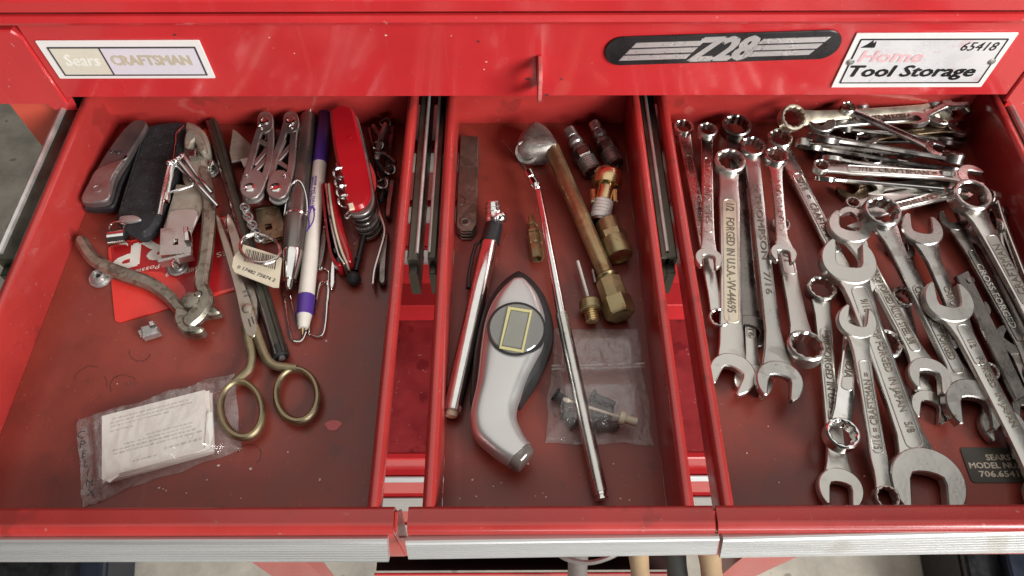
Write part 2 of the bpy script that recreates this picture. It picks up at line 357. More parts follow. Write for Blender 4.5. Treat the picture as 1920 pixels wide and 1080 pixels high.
# hasp staple standing out of the fascia
hx = at(1011, 128, y=YF).x; z0, z1 = at(1011, 158, y=YF).z, at(1011, 100, y=YF).z
o = rrect(-.019, .002, z0, z1, .006); i = rrect(-.0135, -.003, z0 + .0065, z1 - .0065, .0035)
mb = MB(); mb.ring(o, i, -.0012, .0012, .0004)
mb.xf(Matrix.Translation((hx, YF, 0)) @ Matrix(((0, 0, 1, 0), (1, 0, 0, 0), (0, 1, 0, 0), (0, 0, 0, 1)))); link('hasp_staple', mb, 'worn_red', chest)

def onf(px, py, off): p = at(px, py, y=YF - off); return (p.x, p.z)
RXF = Matrix(((1, 0, 0, 0), (0, 0, -1, YF), (0, 1, 0, 0), (0, 0, 0, 1)))    # (x, z, outwards) -> place, fascia plane
def plate(o, a, b, m, name, parent, bev=.0002):
    mb = MB(); mb.prism(o, a, b, bev); mb.xf(RXF); return link(name, mb, m, parent)
def ftext(s, x, z, off, m, parent, **k):
    return text(s, RXF @ Matrix.Translation((x, z, off)), m, parent, **k)
# grime in the lid seam and chips in the paint
random.seed(5)
for k in range(14):
    xa = XL + (XR - XL)*(k + random.uniform(0, .3))/14; xb = xa + random.uniform(.015, .047); n = 14; zc = ZT + .0009
    up = [(xa + (xb - xa)*i/n, zc + .0002 + .0007*abs(noise.noise(Vector((k*3 + i*.6, 1, 0))))) for i in range(n + 1)]
    dn = [(x, zc - .0002 - .0009*abs(noise.noise(Vector((k*3 + i*.5, 7, 0))))) for i, (x, z) in enumerate(up)]
    mb = MB(); mb.prism(up + dn[::-1], -.0008, .00018); mb.xf(RXF); link('seam_grime', mb, 'stain', chest)
for px, r, m in (((990, 148), .0016, 'stain'), ((1052, 148), .0013, 'stain'), ((1010, 41), .0009, 'stain'), ((1041, 41), .0011, 'stain'), ((1066, 41), .0013, 'stain'), ((896, 78), .0012, 'stain'), ((724, 66), .0008, 'chip'), ((316, 35), .0010, 'chip'), ((327, 65), .0012, 'stain'), ((1025, 178), .0013, 'stain'), ((505, 70), .0005, 'chip'), ((552, 100), .0006, 'chip'), ((846, 67), .0005, 'chip'), ((912, 116), .0007, 'plate_pink'), ((908, 130), .0006, 'plate_pink'), ((960, 44), .0007, 'plate_pink'), ((1090, 38), .0006, 'chip')):
    x, z = onf(*px, 0); a0 = random.uniform(0, 6)
    plate([(x + r*random.uniform(.5, 1.3)*cos(a0 + a), z + r*.7*random.uniform(.5, 1.2)*sin(a0 + a)) for a in (0, .9, 1.8, 2.7, 3.6, 4.5, 5.4)], -.0002, .00016, m, 'paint_chip', chest, 0)
# white nameplate, left
(x0, z1), (x1, _) = onf(66, 78, .001), onf(373, 75, .001); _, z0 = onf(250, 147, .001); z1 = onf(220, 76, .001)[1]
np_ = plate(rrect(x0, x1, z0, z1, .0008, 3), .0003, .0012, 'plate_white', 'nameplate', chest)
xa, xb, za, zb = x0 + .0055, x1 - .0045, z0 + .0035, z1 - .005; xm = xa + (xb - xa)*.345
plate([(xa, za), (xm, za), (xm, zb), (xa, zb)], .0013, .0015, 'plate_cream', 'cream_field', np_, 0)
plate([(xm, za), (xb, za), (xb, zb), (xm, zb)], .00132, .0015, 'plate_lilac', 'lilac_field', np_, 0)
mb = MB(); mb.ring([(xa-.0008, za-.0008), (xb+.0008, za-.0008), (xb+.0008, zb+.0008), (xa-.0008, zb+.0008)], [(xa, za), (xb, za), (xb, zb), (xa, zb)], .0012, .0018)
mb.box(xm - .0004, xm + .0004, za, zb, .0015, .0018); mb.xf(RXF); link('border_line', mb, 'ink', np_)
ftext('CRAFTSMAN', (xm + xb)/2 - .001, (za+zb)/2 + .001, .00155, 'plate_tan', np_, length=(xb-xm)*.84, size=.0070, bold=.05)
ftext('Sears', (xa + xm)/2, (za+zb)/2 + .001, .00155, 'plate_ghost', np_, length=(xm-xa)*.7, size=.008, shear=.2, bold=.02)
# black oval badge, middle right
a0, a1 = Vector(onf(1134, 97, .001)), Vector(onf(1576, 83, .001)); d = (a1 - a0); an = atan2(d.y, d.x); Lb = d.length; hb = .0102
BM = RXF @ Matrix.Translation(((a0.x+a1.x)/2, (a0.y+a1.y)/2, 0)) @ Matrix.Rotation(an, 4, 'Z')
mb = MB(); mb.prism(rrect(-Lb/2, Lb/2, -hb, hb, hb*.98, 10), .0003, .0016, .0004); mb.xf(BM); badge = link('badge', mb, 'badge_black', chest)
for sx in (-1, 1):
    for r in range(3):
        zc = (.0045, 0, -.0045)[r]; sh = .30
        xs = (-.0545, -.0155) if sx < 0 else (.0175, .0555)
        mb = MB(); sl = lambda x, z: (x + z*.72, z)
        mb.prism([sl(xs[0], zc-.0017), sl(xs[1], zc-.0017), sl(xs[1], zc+.0017), sl(xs[0], zc+.0017)], .0016, .0019); mb.xf(BM); link('speed_stripe', mb, 'badge_silver', badge)
text('Z28', BM @ Matrix.Translation((.0005, 0, .00165)), 'badge_silver', badge, length=.037, size=.0160, bold=.055, shear=.42)
# silver foil plate, right
x0, _ = onf(1583, 112, .001); x1, _ = onf(1868, 112, .001); z0 = onf(1700, 163.5, .001)[1]; z1 = onf(1750, 62, .001)[1]
x0 = (onf(1605, 62, .001)[0] + onf(1560, 163, .001)[0])/2; x1 = (onf(1908, 62, .001)[0] + onf(1842, 163, .001)[0])/2
pl = plate(rrect(x0, x1, z0, z1, .0006, 3), .0003, .0012, 'plate_white', 'nameplate', chest)
e = .0036; mb = MB(); mb.ring(rrect(x0+e, x1-e, z0+e, z1-e, .0006, 2), rrect(x0+e+.0008, x1-e-.0008, z0+e+.0008, z1-e-.0008, .0004, 2), .0011, .0016); mb.xf(RXF); link('border_line', mb, 'black_print', pl)
plate(rrect(x0+e+.0008, x1-e-.0008, z0+e+.0008, z1-e-.0008, .0004, 2), .0012, .0014, 'plate_grey', 'foil_field', pl, 0)
ww, hh = x1 - x0, z1 - z0
ftext('Tool Storage', x0 + ww*.475, z0 + hh*.295, .0015, 'black_print', pl, length=ww*.82, size=hh*.27, bold=.042, shear=.12)
ftext('Home', x0 + ww*.29, z0 + hh*.60, .0015, 'plate_pink', pl, length=ww*.40, size=hh*.2, bold=.03, shear=.12)
ftext('65418', x0 + ww*.81, z0 + hh*.775, .0015, 'black_print', pl, length=ww*.225, size=hh*.15, bold=.005, shear=.2)
rx, rz = x0 + ww*.065, z0 + hh*.76
plate([(rx, rz), (rx + ww*.085, rz), (rx + ww*.085, rz + .002), (rx + ww*.078, rz + .0045), (rx + ww*.066, rz + .0028), (rx + ww*.058, rz + .0052), (rx + ww*.03, rz + .0022)], .0014, .0017, 'black_print', 'roof_emblem', pl, 0)
for x in (x0 + ww*.045, x1 - ww*.05):
    mb = MB(); mb.lathe((x, 0, 0), (x, 0, 1), [(0, .0022), (.0006, .0022), (.0009, .0015), (.0011, .0001)], 12)
    mb.xf(RXF @ Matrix.Translation((0, z0 + hh*.5, .0012)) ); link('rivet', mb, 'zinc', pl)

# ---------------------------------------------------------------- drawers
YB, YI, YO = .367, .0955, .0832            # back wall, inner and outer edge of the front flange
def drawer(x0, x1, trim, label):
    RW = .006
    mb = MB()
    mb.box(x0 + .0002, x1 - .0002, YO + .004, YB, -.0012, 0)                       # floor, its own material slot
    mb.m = 1
    def wall(sx, xw):                                                        # side wall with rolled rim, profile swept along y
        pr = [(0, -.001), (0, HR - .0022), (-.0007, HR - .0006), (-.0022, HR), (-RW + .0022, HR), (-RW + .0006, HR - .0007), (-RW, HR - .0024), (-RW, HR - .0075), (-RW + .001, HR - .0075), (-RW + .001, HR - .003), (-.001, HR - .003), (-.001, -.001)]
        mb.loft([[(xw + sx*p[0], yy, p[1]) for p in pr] for yy in (YI - .0006, YB + .001)])
    wall(1, x0); wall(-1, x1)
    mb.box(x0, x1, YB, YB + .001, -.001, HR - .001)                             # back wall
    pr = [(YI, -.001), (YI, HR - .0024), (YI - .0006, HR - .0008), (YI - .002, HR), (YI - .0072, HR - .0001), (YI - .0078, HR + .0003), (YO + .0030, HR), (YO + .0012, HR - .0007), (YO, HR - .003), (YO, -.012), (YO + .001, -.012), (YO + .001, HR - .0035), (YI - .001, HR - .0035), (YI - .001, -.001)]
    xl, xr = trim['x']
    mb.loft([[(xx, p[0], p[1]) for p in pr] for xx in (xl, xr)])
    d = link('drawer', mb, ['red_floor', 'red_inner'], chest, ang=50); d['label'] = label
    a, b, c, e = [at(*p, z) for p, z in zip(trim['c'], (HR - .0035, HR - .0035, HR - .0125, HR - .0125))]   # aluminium pull: tl tr br bl
    rings = []
    for l, r, fwd in ((a, b, 0), (e, c, 1)): pass
    prof = [(0, .0012), (.05, .0022), (.14, .0024)] + [(.14 + .8*k/15 + (.02 if k % 2 else 0), .0024 - (.00045 if k % 2 else 0)) for k in range(16)] + [(.97, .0022), (1, .001), (1, -.0015), (0, -.0015)]
    n = (b - a).cross(e - a).normalized(); n = n if n.z > 0 else -n
    mb = MB(); mb.loft([[l.lerp(l2, t) + n*h for t, h in prof] for l, l2 in ((a, e), (b, c))])
    link('drawer_pull', mb, 'aluminium', d, ang=20)
    for sx, xw in ((-1, x0 - RW), (1, x1 + RW)):                              # telescopic rails left and right
        k = trim['gap'][0 if sx < 0 else 1]
        mb = MB(); ye = .236
        xa, xb = sorted((xw + sx*.0012, xw + sx*(k)))
        mb.box(xa, xb, ye, YF + .11, HR - .030, HR - .0075, .0008)
        mb.box(xa + .0006, xb - .0006, ye - .006, ye + .02, HR - .036, HR - .014, .0005)
        r = link('slide_rail', mb, 'rail', d)
        xe = xb if sx > 0 else xa
        mb = MB(); mb.tube([(xe - sx*.0008, ye + .004, HR - .0072), (xe - sx*.0008, YF + .1, HR - .0072)], .0021 if abs(xe) > .28 else .0010, 8)
        link('rail_edge', mb, 'rail_edge', d)
    return d
dl = drawer(-.2685, -.0655, dict(x=(-.30, -.0528), c=((-60, 1009), (727, 1007), (730, 1049), (-60, 1049)), gap=(.0150, .0075)), 'left open drawer holding pocket knives, pliers, scissors and pens')
dm = drawer(-.0345, .0775, dict(x=(-.0465, .0912), c=((761, 1010), (1347, 1002), (1341, 1034), (767, 1043)), gap=(.0062, .0062)), 'narrow middle open drawer holding tyre gauges and brass fittings')
dr = drawer(.1015, .309, dict(x=(.0925, .34), c=((1354, 1004), (1990, 987), (1990, 1030), (1347, 1041)), gap=(.0075, .0100)), 'right open drawer holding a heap of wrenches')
# side ears of the left and right drawer fronts
for d, xx, sg in ((dl, -.0528, 1), (dr, .0925, -1)):
    mb = MB(); o = [(YO + .001, -.012), (YO + .001, HR - .003), (YI - .003, HR - .0002), (YI + .002, HR - .014), (YO + .006, -.012)]
    mb.prism(o, 0, .0012, .0002); mb.xf(Matrix.Translation((xx + (.0002 if sg > 0 else -.0014), 0, 0)) @ Matrix(((0, 0, 1, 0), (1, 0, 0, 0), (0, 1, 0, 0), (0, 0, 0, 1))))
    mb.box(*sorted((xx + sg*.0014, xx + sg*.0048)), YO + .001, YO + .002, -.010, HR - .013)
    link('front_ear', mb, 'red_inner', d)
# label stuck on the floor of the right drawer
q = [at(*p, 0) for p in ((1799, 840), (2010, 840), (2010, 905), (1812, 905))]
o = rrect(q[0].x, q[1].x, q[2].y, q[0].y, .002, 4)
mb = MB(); mb.prism(o, .0002, .0006); ml = link('model_label', mb, 'label_dark', dr)
for s, yy, ln, xc in (('SEARS', 857, None, 1872), ('MODEL NUMBER', 872, None, 1884), ('706.654180', 888, None, 1886)):
    p = at(xc, yy, .001); text(s, Matrix.Translation((p.x, p.y, .00062)), 'label_gold', dr, size=.0030, length={'SEARS': .0125, 'MODEL NUMBER': .036, '706.654180': .0265}[s], bold=.03, ext=.00006, name='label_lettering')
# closed drawers further down the chest front, seen through the gaps
for zt in (-.0085, -.0665, -.1225):
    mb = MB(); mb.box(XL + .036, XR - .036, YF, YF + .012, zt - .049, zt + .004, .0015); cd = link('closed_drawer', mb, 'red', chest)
    mb = MB(); mb.prism([(YF - .004, zt - .008), (YF - .0005, zt + .003), (YF + .0004, zt + .003), (YF + .0004, zt - .014), (YF - .0035, zt - .013)], XL + .036, XR - .036)
    mb.xf(Matrix(((0, 0, 1, 0), (1, 0, 0, 0), (0, 1, 0, 0), (0, 0, 0, 1)))); link('drawer_pull', mb, 'aluminium', cd)
mb = MB(); mb.box(XL, XR, YF - .001, YF + .2, -.2335, -.2065, .001); link('base_rail', mb, 'red', chest)

# ---------------------------------------------------------------- the rolling cart under the chest
YC = .21; CT = -.2345
cart = thing('tool_cart', 'red rolling tool cart under the chest, seen below and between the drawers', 'tool cart', (0, YC, FZ + .1))
mb = MB(); mb.box(-.345, .385, YC + .001, YF + .3, CT - .0015, CT, .0006); link('cart_top', mb, 'red_dull', cart)
mb = MB(); mb.box(-.345, .385, YC, YC + .006, CT - .026, CT + .0010, .001); link('front_rail', mb, 'red', cart)
for zt, hgt in ((-.2655, .052), (-.329, .088), (-.4255, .150)):
    mb = MB(); mb.box(-.325, .365, YC - .004, YC + .01, zt - hgt, zt - .001, .002); cd = link('cart_drawer', mb, 'red', cart)
    th = .004 if zt > -.3 else .034
    mb = MB(); mb.prism([(YC - .0085, zt - th*.85), (YC - .0055, zt + .0005), (YC - .0045, zt + .0005), (YC - .0045, zt - th), (YC - .0075, zt - th)], -.325, .365)
    mb.xf(Matrix(((0, 0, 1, 0), (1, 0, 0, 0), (0, 1, 0, 0), (0, 0, 0, 1)))); link('drawer_pull', mb, 'aluminium', cd)
mb = MB(); mb.box(-.2, .25, YF + .05, YF + .052, -.9, -.58); mb.box(-.2, .25, YC + .02, YF + .05, -.596, -.594)
mb.box(-.2, .25, YC + .02, YF + .05, -.78, -.778); link('cart_bin', mb, 'inside_shade', cart)  # shade inside the bin is put into its colour
mb = MB(); p = at(1000, 1077, y=YC); mb.box(-.19, .24, YC, YC + .003, p.z - .06, p.z, .001); link('bin_front', mb, 'red', cart)
mb = MB(); mb.lathe((at(983, 1065, y=YF + .05).x, YF + .052, at(983, 1065, y=YF+.05).z), (at(983, 1065, y=YF+.05).x, YF, at(983, 1065, y=YF+.05).z), [(0, .004), (.004, .004), (.006, .001)], 12); link('rivet', mb, 'zinc', cart)
def slab(name, px, m, y, th=.012):
    pts = [at(x, yy, y=y) for x, yy in px]
    mb = MB(); mb.prism([(p.x, p.z) for p in pts], -th, 0); mb.xf(Matrix(((1, 0, 0, 0), (0, 0, -1, y), (0, 1, 0, 0), (0, 0, 0, 1)))); return link(name, mb, m, cart)
slab('corner_brace', [(430, 1025), (545, 1025), (600, 1078), (640, 1125), (575, 1125)], 'red', YC, .02)
slab('corner_brace', [(1535, 1025), (1420, 1025), (1380, 1055), (1300, 1125), (1385, 1095)], 'red', YC, .02)

# things stored below, mostly hidden
def low(x, y, z): return at(x, y, z)
def handle(name, label, cat, p0, p1, zz, rpx, m, group=None, cutz=.26):
    a, b = at(*p0, zz[0]), at(*p1, zz[1]); t = thing(name, label, cat, b, group); r = rpx/scl(*p1, zz[1])
    mb = MB(); mb.tube([a.lerp(b, k/6) for k in range(7)], [r*(.86 + .14*abs(k - 3)/3) for k in range(7)], 14, sq=.8); link('handle', mb, m, t)
    e = b + (b - a).normalized()*.004
    mb = MB(); mb.tube([b + (a - b).normalized()*.004, e], [r*1.04, r*.9], 14, sq=.8); link('end_cap', mb, m, t)
handle('hammer', 'pale wooden hammer handle below the middle drawer beside the grey pipe', 'hammer', (1193, 1000), (1205, 1120), (-.50, -.66), 24, 'wood', 'hammer handles in the cart bin')
handle('hammer', 'pale wooden hammer handle below the gap right of the middle drawer', 'hammer', (1325, 1000), (1340, 1120), (-.50, -.66), 27, 'wood', 'hammer handles in the cart bin')
handle('pipe', 'grey pipe end sticking up below the middle drawer', 'pipe', (1083, 1000), (1083, 1120), (-.50, -.66), 25, 'grey_pipe')
handle('torch', 'black torch body between the two wooden hammer handles', 'torch', (1262, 1000), (1275, 1120), (-.55, -.67), 22, 'rubber')
mb = MB(); mb.tube(smooth([at(1040, 1030, -.5), at(1060, 1047, -.5), at(1105, 1055, -.5), at(1150, 1042, -.5), at(1170, 1025, -.5)], 6), .0028, 8); tag(link('hose', mb, 'grey_pipe'), 'thin grey hose looping over the pipe below the middle drawer', 'hose')
def tote(px, z0, m, label, cat, name):
    pts = [at(x, y, z0) for x, y in px]; t = thing(name, label, cat, (sum(p.x for p in pts)/4, sum(p.y for p in pts)/4, FZ))
    mb = MB(); mb.prism(pts, FZ + .002, z0, .006); link('body', mb, m, t)
    c = Vector((sum(p.x for p in pts)/4, sum(p.y for p in pts)/4))
    mb = MB(); mb.prism([c + (Vector((p.x, p.y)) - c)*1.03 for p in pts], z0 + .001, z0 + .02, .004); link('lid', mb, m, t)
tote([(-200, 1000), (140, 1000), (120, 1200), (-240, 1200)], -.95, 'black', 'black storage box on the garage floor at the lower left corner', 'storage box', 'storage_box')
tote([(150, 1000), (205, 1000), (190, 1200), (130, 1200)], -1.0, 'navy', 'dark blue plastic case on the floor right of the black box', 'case', 'plastic_case')
tote([(1790, 1000), (1850, 1000), (1900, 1200), (1830, 1200)], -.98, 'black', 'black box on the garage floor below the right drawer', 'storage box', 'storage_box')
tote([(1868, 1000), (2140, 1000), (2200, 1200), (1916, 1200)], -.95, 'navy', 'dark blue plastic tub at the lower right corner', 'tub', 'plastic_tub')

# ---------------------------------------------------------------- wrenches
def wrench(kind, A, zA, B, zB, sA, sB, w, m, label, txt=None, tdir=1, cw=15, cwB=None, panel=None, pm=None, tsize=.5, tcol='stamp', tl=.55, toff=0, roll=0, thick=1, name=None, raised=True, hcol=None, tiltA=0, tiltB=0, teeth=.032):
    a, b = at(*A, zA), at(*B, zB); x = (b - a); L = x.length; x.normalize(); zz = Vector((0, 0, 1)); zz = (zz - x*zz.dot(x)).normalized(); y = zz.cross(x)
    mm = Matrix((x, y, zz)).transposed().to_4x4(); mm.translation = a; mm = mm @ Matrix.Rotation(radians(roll), 4, 'X')
    sA, sB, w = sA*.001, sB*.001, w*.001*(.9 if w < 13 else .97); sm = (sA + sB)/2; tk = (.27*sm + .0010)*thick
    kinds = {'oc': 'combination_wrench', 'oo': 'open_end_wrench', 'xx': 'box_end_wrench', 'xo': 'combination_wrench'}
    t = thing(name or kinds[kind], label, 'wrench', a, 'wrenches in the right drawer', mm)
    WM[t] = Matrix()
    hA, hB = kind[0], 'o' if kind[1] == 'o' else 'x'
    def head(k, s, atx, rot, tilt):
        mb = MB()
        if k == 'o':
            g = .5*s; th = 37
            out = [((1.15 if cos(radians(q)) > 0 else 1.0)*s*cos(radians(q)), 1.08*s*sin(radians(q))) for q in [th + (360 - 2*th)*i/34 for i in range(35)]]
            xt = out[0][0]
            inn = [(xt*.985, -g*1.10), (xt*.93, -g), (.02*s, -g)] + [(-.02*s - .24*s*sin(pi*i/6)**.7, -g*cos(pi*i/6)) for i in range(1, 6)] + [(.02*s, g), (xt*.93, g), (xt*.985, g*1.10)]
            h = tk/2 + .045*s
            mb.prism(out + inn, -h, h, min(.0007, s*.06)); nm = 'open_end'
        else:
            h = .30*s + .0006
            n = 48; o = [(.80*s*cos(2*pi*i/n), .80*s*sin(2*pi*i/n)) for i in range(n)]
            tooth = lambda i: (.585 + teeth*(1 if i % 4 == 0 else (-1 if i % 4 == 2 else 0)))*s
            i_ = [(tooth(i)*cos(2*pi*i/n), tooth(i)*sin(2*pi*i/n)) for i in range(n)]
            mb.ring(o, i_, -h, h, min(.0009, s*.075)); nm = 'box_end'
        mb.xf(Matrix.Translation((atx, 0, (.10*s if k == 'x' else 0))) @ Matrix.Rotation(rot, 4, 'Z') @ Matrix.Rotation(radians(tilt), 4, 'Y'))
        link(nm, mb, hcol or m, t, local=True, ang=28)
    cB = cw if cwB is None else cwB
    head(hA, sA, 0, pi - radians(cw), tiltA); head(hB, sB, L, -radians(cB), tiltB)
    x0 = .30*sA if hA == 'o' else .60*sA; x1 = L - (.30*sB if hB == 'o' else .60*sB)
    eA, eB = (.72*sA if hA == 'o' else .52*sA), (.72*sB if hB == 'o' else .52*sB)
    st = []
    for f, hw, tt in ((0, eA, .86), (.04, eA*.93, .9), (.10, (eA + w/2)/2*.92, 1), (.17, w/2*1.02, 1), (.3, w/2*.95, 1), (.5, w/2*.93, 1), (.7, w/2*.95, 1), (.83, w/2*1.02, 1), (.90, (eB + w/2)/2*.92, 1), (.96, eB*.93, .9), (1, eB, .86)):
        st.append((x0 + (x1 - x0)*f, hw, tk/2*tt))
    mb = MB(); rings = []
    for xx, hw, h in st:
        b_ = min(.0011, h*.55, hw*.4)
        rings.append([(xx, -hw, -h + b_), (xx, -hw, h - b_), (xx, -hw + b_*.4, h - b_*.35), (xx, -hw + b_*1.3, h), (xx, hw - b_*1.3, h), (xx, hw - b_*.4, h - b_*.35), (xx, hw, h - b_), (xx, hw, -h + b_), (xx, hw - b_*1.3, -h), (xx, -hw + b_*1.3, -h)])
    mb.loft(rings); link('shank', mb, m, t, local=True, ang=30)
    top = tk/2
    if panel:
        f0, f1 = panel; pa, pb = x0 + (x1-x0)*f0, x0 + (x1-x0)*f1; ph = w/2*.70
        mb = MB(); e = .0007
        mb.ring(rrect(pa, pb, -ph, ph, ph*.7, 4), rrect(pa + e, pb - e, -ph + e, ph - e, ph*.6, 4), top - .0003, top + .00032, .00022); link('panel_rim', mb, pm or m, t, local=True, ang=20)
        if pm:
            mb = MB(); mb.prism(rrect(pa + e, pb - e, -ph + e, ph - e, ph*.6, 4), top - .0003, top + .0001); link('panel_field', mb, pm, t, local=True)
    if txt:
        xc = x0 + (x1 - x0)*(.5 + toff)
        mt = Matrix.Translation((xc, 0, top + .00012)) @ (Matrix.Identity(4) if tdir > 0 else Matrix.Rotation(pi, 4, 'Z'))
        o = text(txt, mt, tcol, t, length=(x1 - x0)*tl*.94, size=w*tsize*.9, bold=.012, ext=.00022, name='stamped_lettering')
    WM[t] = mm.copy(); return t
def headtext(t, s, p0, p1, z, size):       # a size stamped on the jaw
    WMt = WM[t]; o = pxtext(s, p0, p1, z, 'stamp', t, size=size, bold=.02, name='size_mark', ext=.00015)

w_ = wrench
# upright row along the left wall, lowest first
w_('xx', (1281, 243), .006, (1347, 600), .0075, 8.2, 7.6, 8, 'worn_chrome', 'box end wrench half under the red left wall, leftmost of the pile', '13/16   DURABLE ALLOY', 1, panel=(.14, .62), tl=.40, toff=-.12, tcol='stamp_bright')
w_('xo', (1378, 243), .008, (1407, 622), .0035, 12.2, 9.6, 12, 'dark_steel', 'dull dark wrench under the wide 1/2 wrench, big box end against the back wall', tl=.2, cwB=18)
w_('xo', (1398, 480), .0025, (1412, 715), .0032, 6, 9.5, 8, 'satin', 'wrench lowest at the left, its jaw peeping out between two larger open ends', 'ALLOY 16', 1, tl=.4, panel=(.1, .7))
w_('oc', (1372, 702), .0075, (1366, 309), .013, 11.6, 12.2, 13.2, 'satin', 'wide satin wrench marked forged in usa, its big jaw facing down left', '1/2   FORGED IN U.S.A.-VV-44695', -1, cw=22, panel=(.20, .84), tl=.60, tsize=.42, toff=.03, pm='satin_cream')
w_('oc', (1328, 486), .017, (1325, 249), .013, 7.2, 8.0, 8.2, 'worn_chrome', 'short wrench marked 5/16 whose jaw faces down beside the left wall', 'OLD.S  CRAFTSMAN', 1, cw=2, panel=(.17, .80), tl=.55, tcol='stamp_bright', hcol='satin')
w_('xx', (1460, 266), .007, (1656, 650), .0045, 10.4, 11.4, 10.5, 'worn_chrome', 'long slanting box wrench with lettered panel crossing behind the big open jaw', '5/16  =  CRAFTSMAN', 1, panel=(.16, .60), tl=.40, toff=-.12)
w_('xx', (1462, 425), .0055, (1507, 657), .012, 7, 12.9, 11.2, 'satin', 'stubby wrench with a large tall box end and a panel marked 1/2', '1/2', -1, panel=(.12, .44), tl=.12, toff=-.24, tiltB=-4)
w_('oc', (1460, 716), .013, (1408, 281), .0165, 11.4, 10.2, 9.4, 'satin_grey', 'long satin wrench marked 7/16, deep jaw beside the tall box end', 'THOMPSON   7/16', -1, cw=10, tl=.5, toff=.06, tsize=.5)
w_('oc', (1468, 477), .0205, (1453, 298), .0175, 6.9, 9.2, 7.4, 'worn_chrome', 'short wrench with small jaw clasping the stubby wrench below', 'CRAFTSMAN', 1, cw=0, tl=.62, tcol='stamp_bright', tsize=.55)
# lower middle fan
w_('oc', (1574, 917), .005, (1537, 546), .009, 10.3, 10.4, 9.8, 'satin', 'satin wrench marked 3/8, smaller of two jaws at the drawer front', '3/8 FORGED IN U.S.A.', -1, cw=5, panel=(.30, .82), tl=.47, toff=.06)
w_('xo', (1575, 818), .014, (1608, 530), .010, 10.6, 9.0, 10.2, 'chrome', 'bright chrome wrench, its round box end lying across the 3/8 wrench', 'FORGED INDIA', -1, panel=(.22, .72), tl=.42, pm='worn_chrome', tsize=.5)
w_('oo', (1591, 428), .011, (1740, 706), .010, 11.9, 10.4, 10.2, 'satin', 'double open end wrench passing under the huge jaw, upper jaw white', 'DROP FORGED ALLOY STEEL 3/8', 1, cw=24, panel=(.26, .88), tl=.55, toff=.07, tsize=.5)
w_('oo', (1588, 494), .019, (1735, 905), .006, 14.6, 17.2, 14.2, 'satin', 'largest double open end wrench in the middle, huge jaw resting at the drawer front', '9/16   DROP FORGED  IN JAPAN    5/8', 1, cw=17, panel=(.10, .90), tl=.70, tsize=.45)
w_('oc', (1605, 605), .021, (1659, 934), .0065, 9.6, 7.6, 9.6, 'satin', 'slim wrench marked 5/16 lying on the largest wrench, small jaw up', '5/16 = CRAFTSMAN =', -1, cw=14, panel=(.22, .80), tl=.50, tsize=.5, toff=.04)
# right hand fan
w_('oc', (1742, 764), .003, (1690, 560), .004, 9.4, 8, 8, 'worn_chrome', 'small wrench jaw marked 4/7 between the two open ends facing down', cw=18)
w_('oo', (1878, 800), .004, (1726, 433), .009, 10.8, 11.6, 9.6, 'satin_grey', 'double open end wrench whose tarnished upper jaw is marked 1/2', 'CHROME VANADIUM', -1, cw=14, tl=.4)
w_('oc', (1823, 760), .009, (1648, 404), .016, 14.0, 14.0, 10.6, 'satin_grey', 'long wrench with dark deep box end and broad jaw facing down at right', 'CRAFTSMAN      FORGED', -1, cw=20, panel=(.12, .62), tl=.44, toff=-.10, tsize=.5, tcol='stamp')
w_('oo', (1786, 415), .008, (1946, 705), .005, 7.8, 8, 7.6, 'dark_steel', 'dark thin wrench with bright raised letters and a shallow jaw facing up', 'CROSS FORGED', 1, cw=6, tl=.46, tcol='stamp_bright', panel=(.20, .82), toff=.02, tsize=.62)
mb = MB()
o = strip([(1803, 512), (1850, 610), (1915, 745)], [13, 14, 12], False); P = U(o, .007); mb.prism(P, .004, .0075, .0006)
c = at(1820, 525, .008); mb.lathe(c, c + Vector((0, 0, 1)), [(-.0006, .0022), (.0003, .0022), (.0006, .0001)], 12)
tag(link('flat_file', mb, 'dark_steel'), 'dark flat steel bar with a small hole lying between two wrenches', 'file')
w_('oo', (1776, 568), .019, (1962, 930), .007, 12.6, 10, 11.2, 'satin', 'satin double open end wrench marked 1/2 forged in japan with clean upward jaw', '1/2    FORGED  IN JAPAN', 1, cw=16, panel=(.10, .34), tl=.52, toff=-.06, tsize=.5)
w_('xo', (1873, 402), .0035, (1985, 700), .0035, 7, 8, 6, 'dark_steel', 'thin dark wrench standing on edge against the right wall side', roll=70, tl=.3)
w_('oo', (1838, 440), .0045, (1935, 655), .004, 7, 7, 6.5, 'dark_steel', 'dark wrench half hidden between the lettered wrench and the reddish headed one', roll=35)
w_('xo', (1815, 374), .017, (1960, 640), .009, 14.2, 10, 11.5, 'worn_chrome', 'chrome wrench with round head reflecting red and bright lettered panel at the right', 'CRAFTSMAN', -1, panel=(.22, .78), tl=.42, tcol='stamp', tsize=.5, teeth=0, pm='satin')
w_('xx', (1862, 372), .010, (1975, 660), .010, 6.5, 7, 5, 'worn_chrome', 'narrow wrench on edge, rightmost along the dark side of the drawer', roll=80)
w_('oo', (1895, 640), .004, (1960, 800), .004, 9, 9, 8, 'dark_steel', 'dark wrench jaw curling out at the right edge of the picture', cw=40)
w_('xo', (1850, 700), .0025, (1930, 850), .003, 7, 8, 7, 'worn_chrome', 'worn small wrench under the japan wrench near the model label')
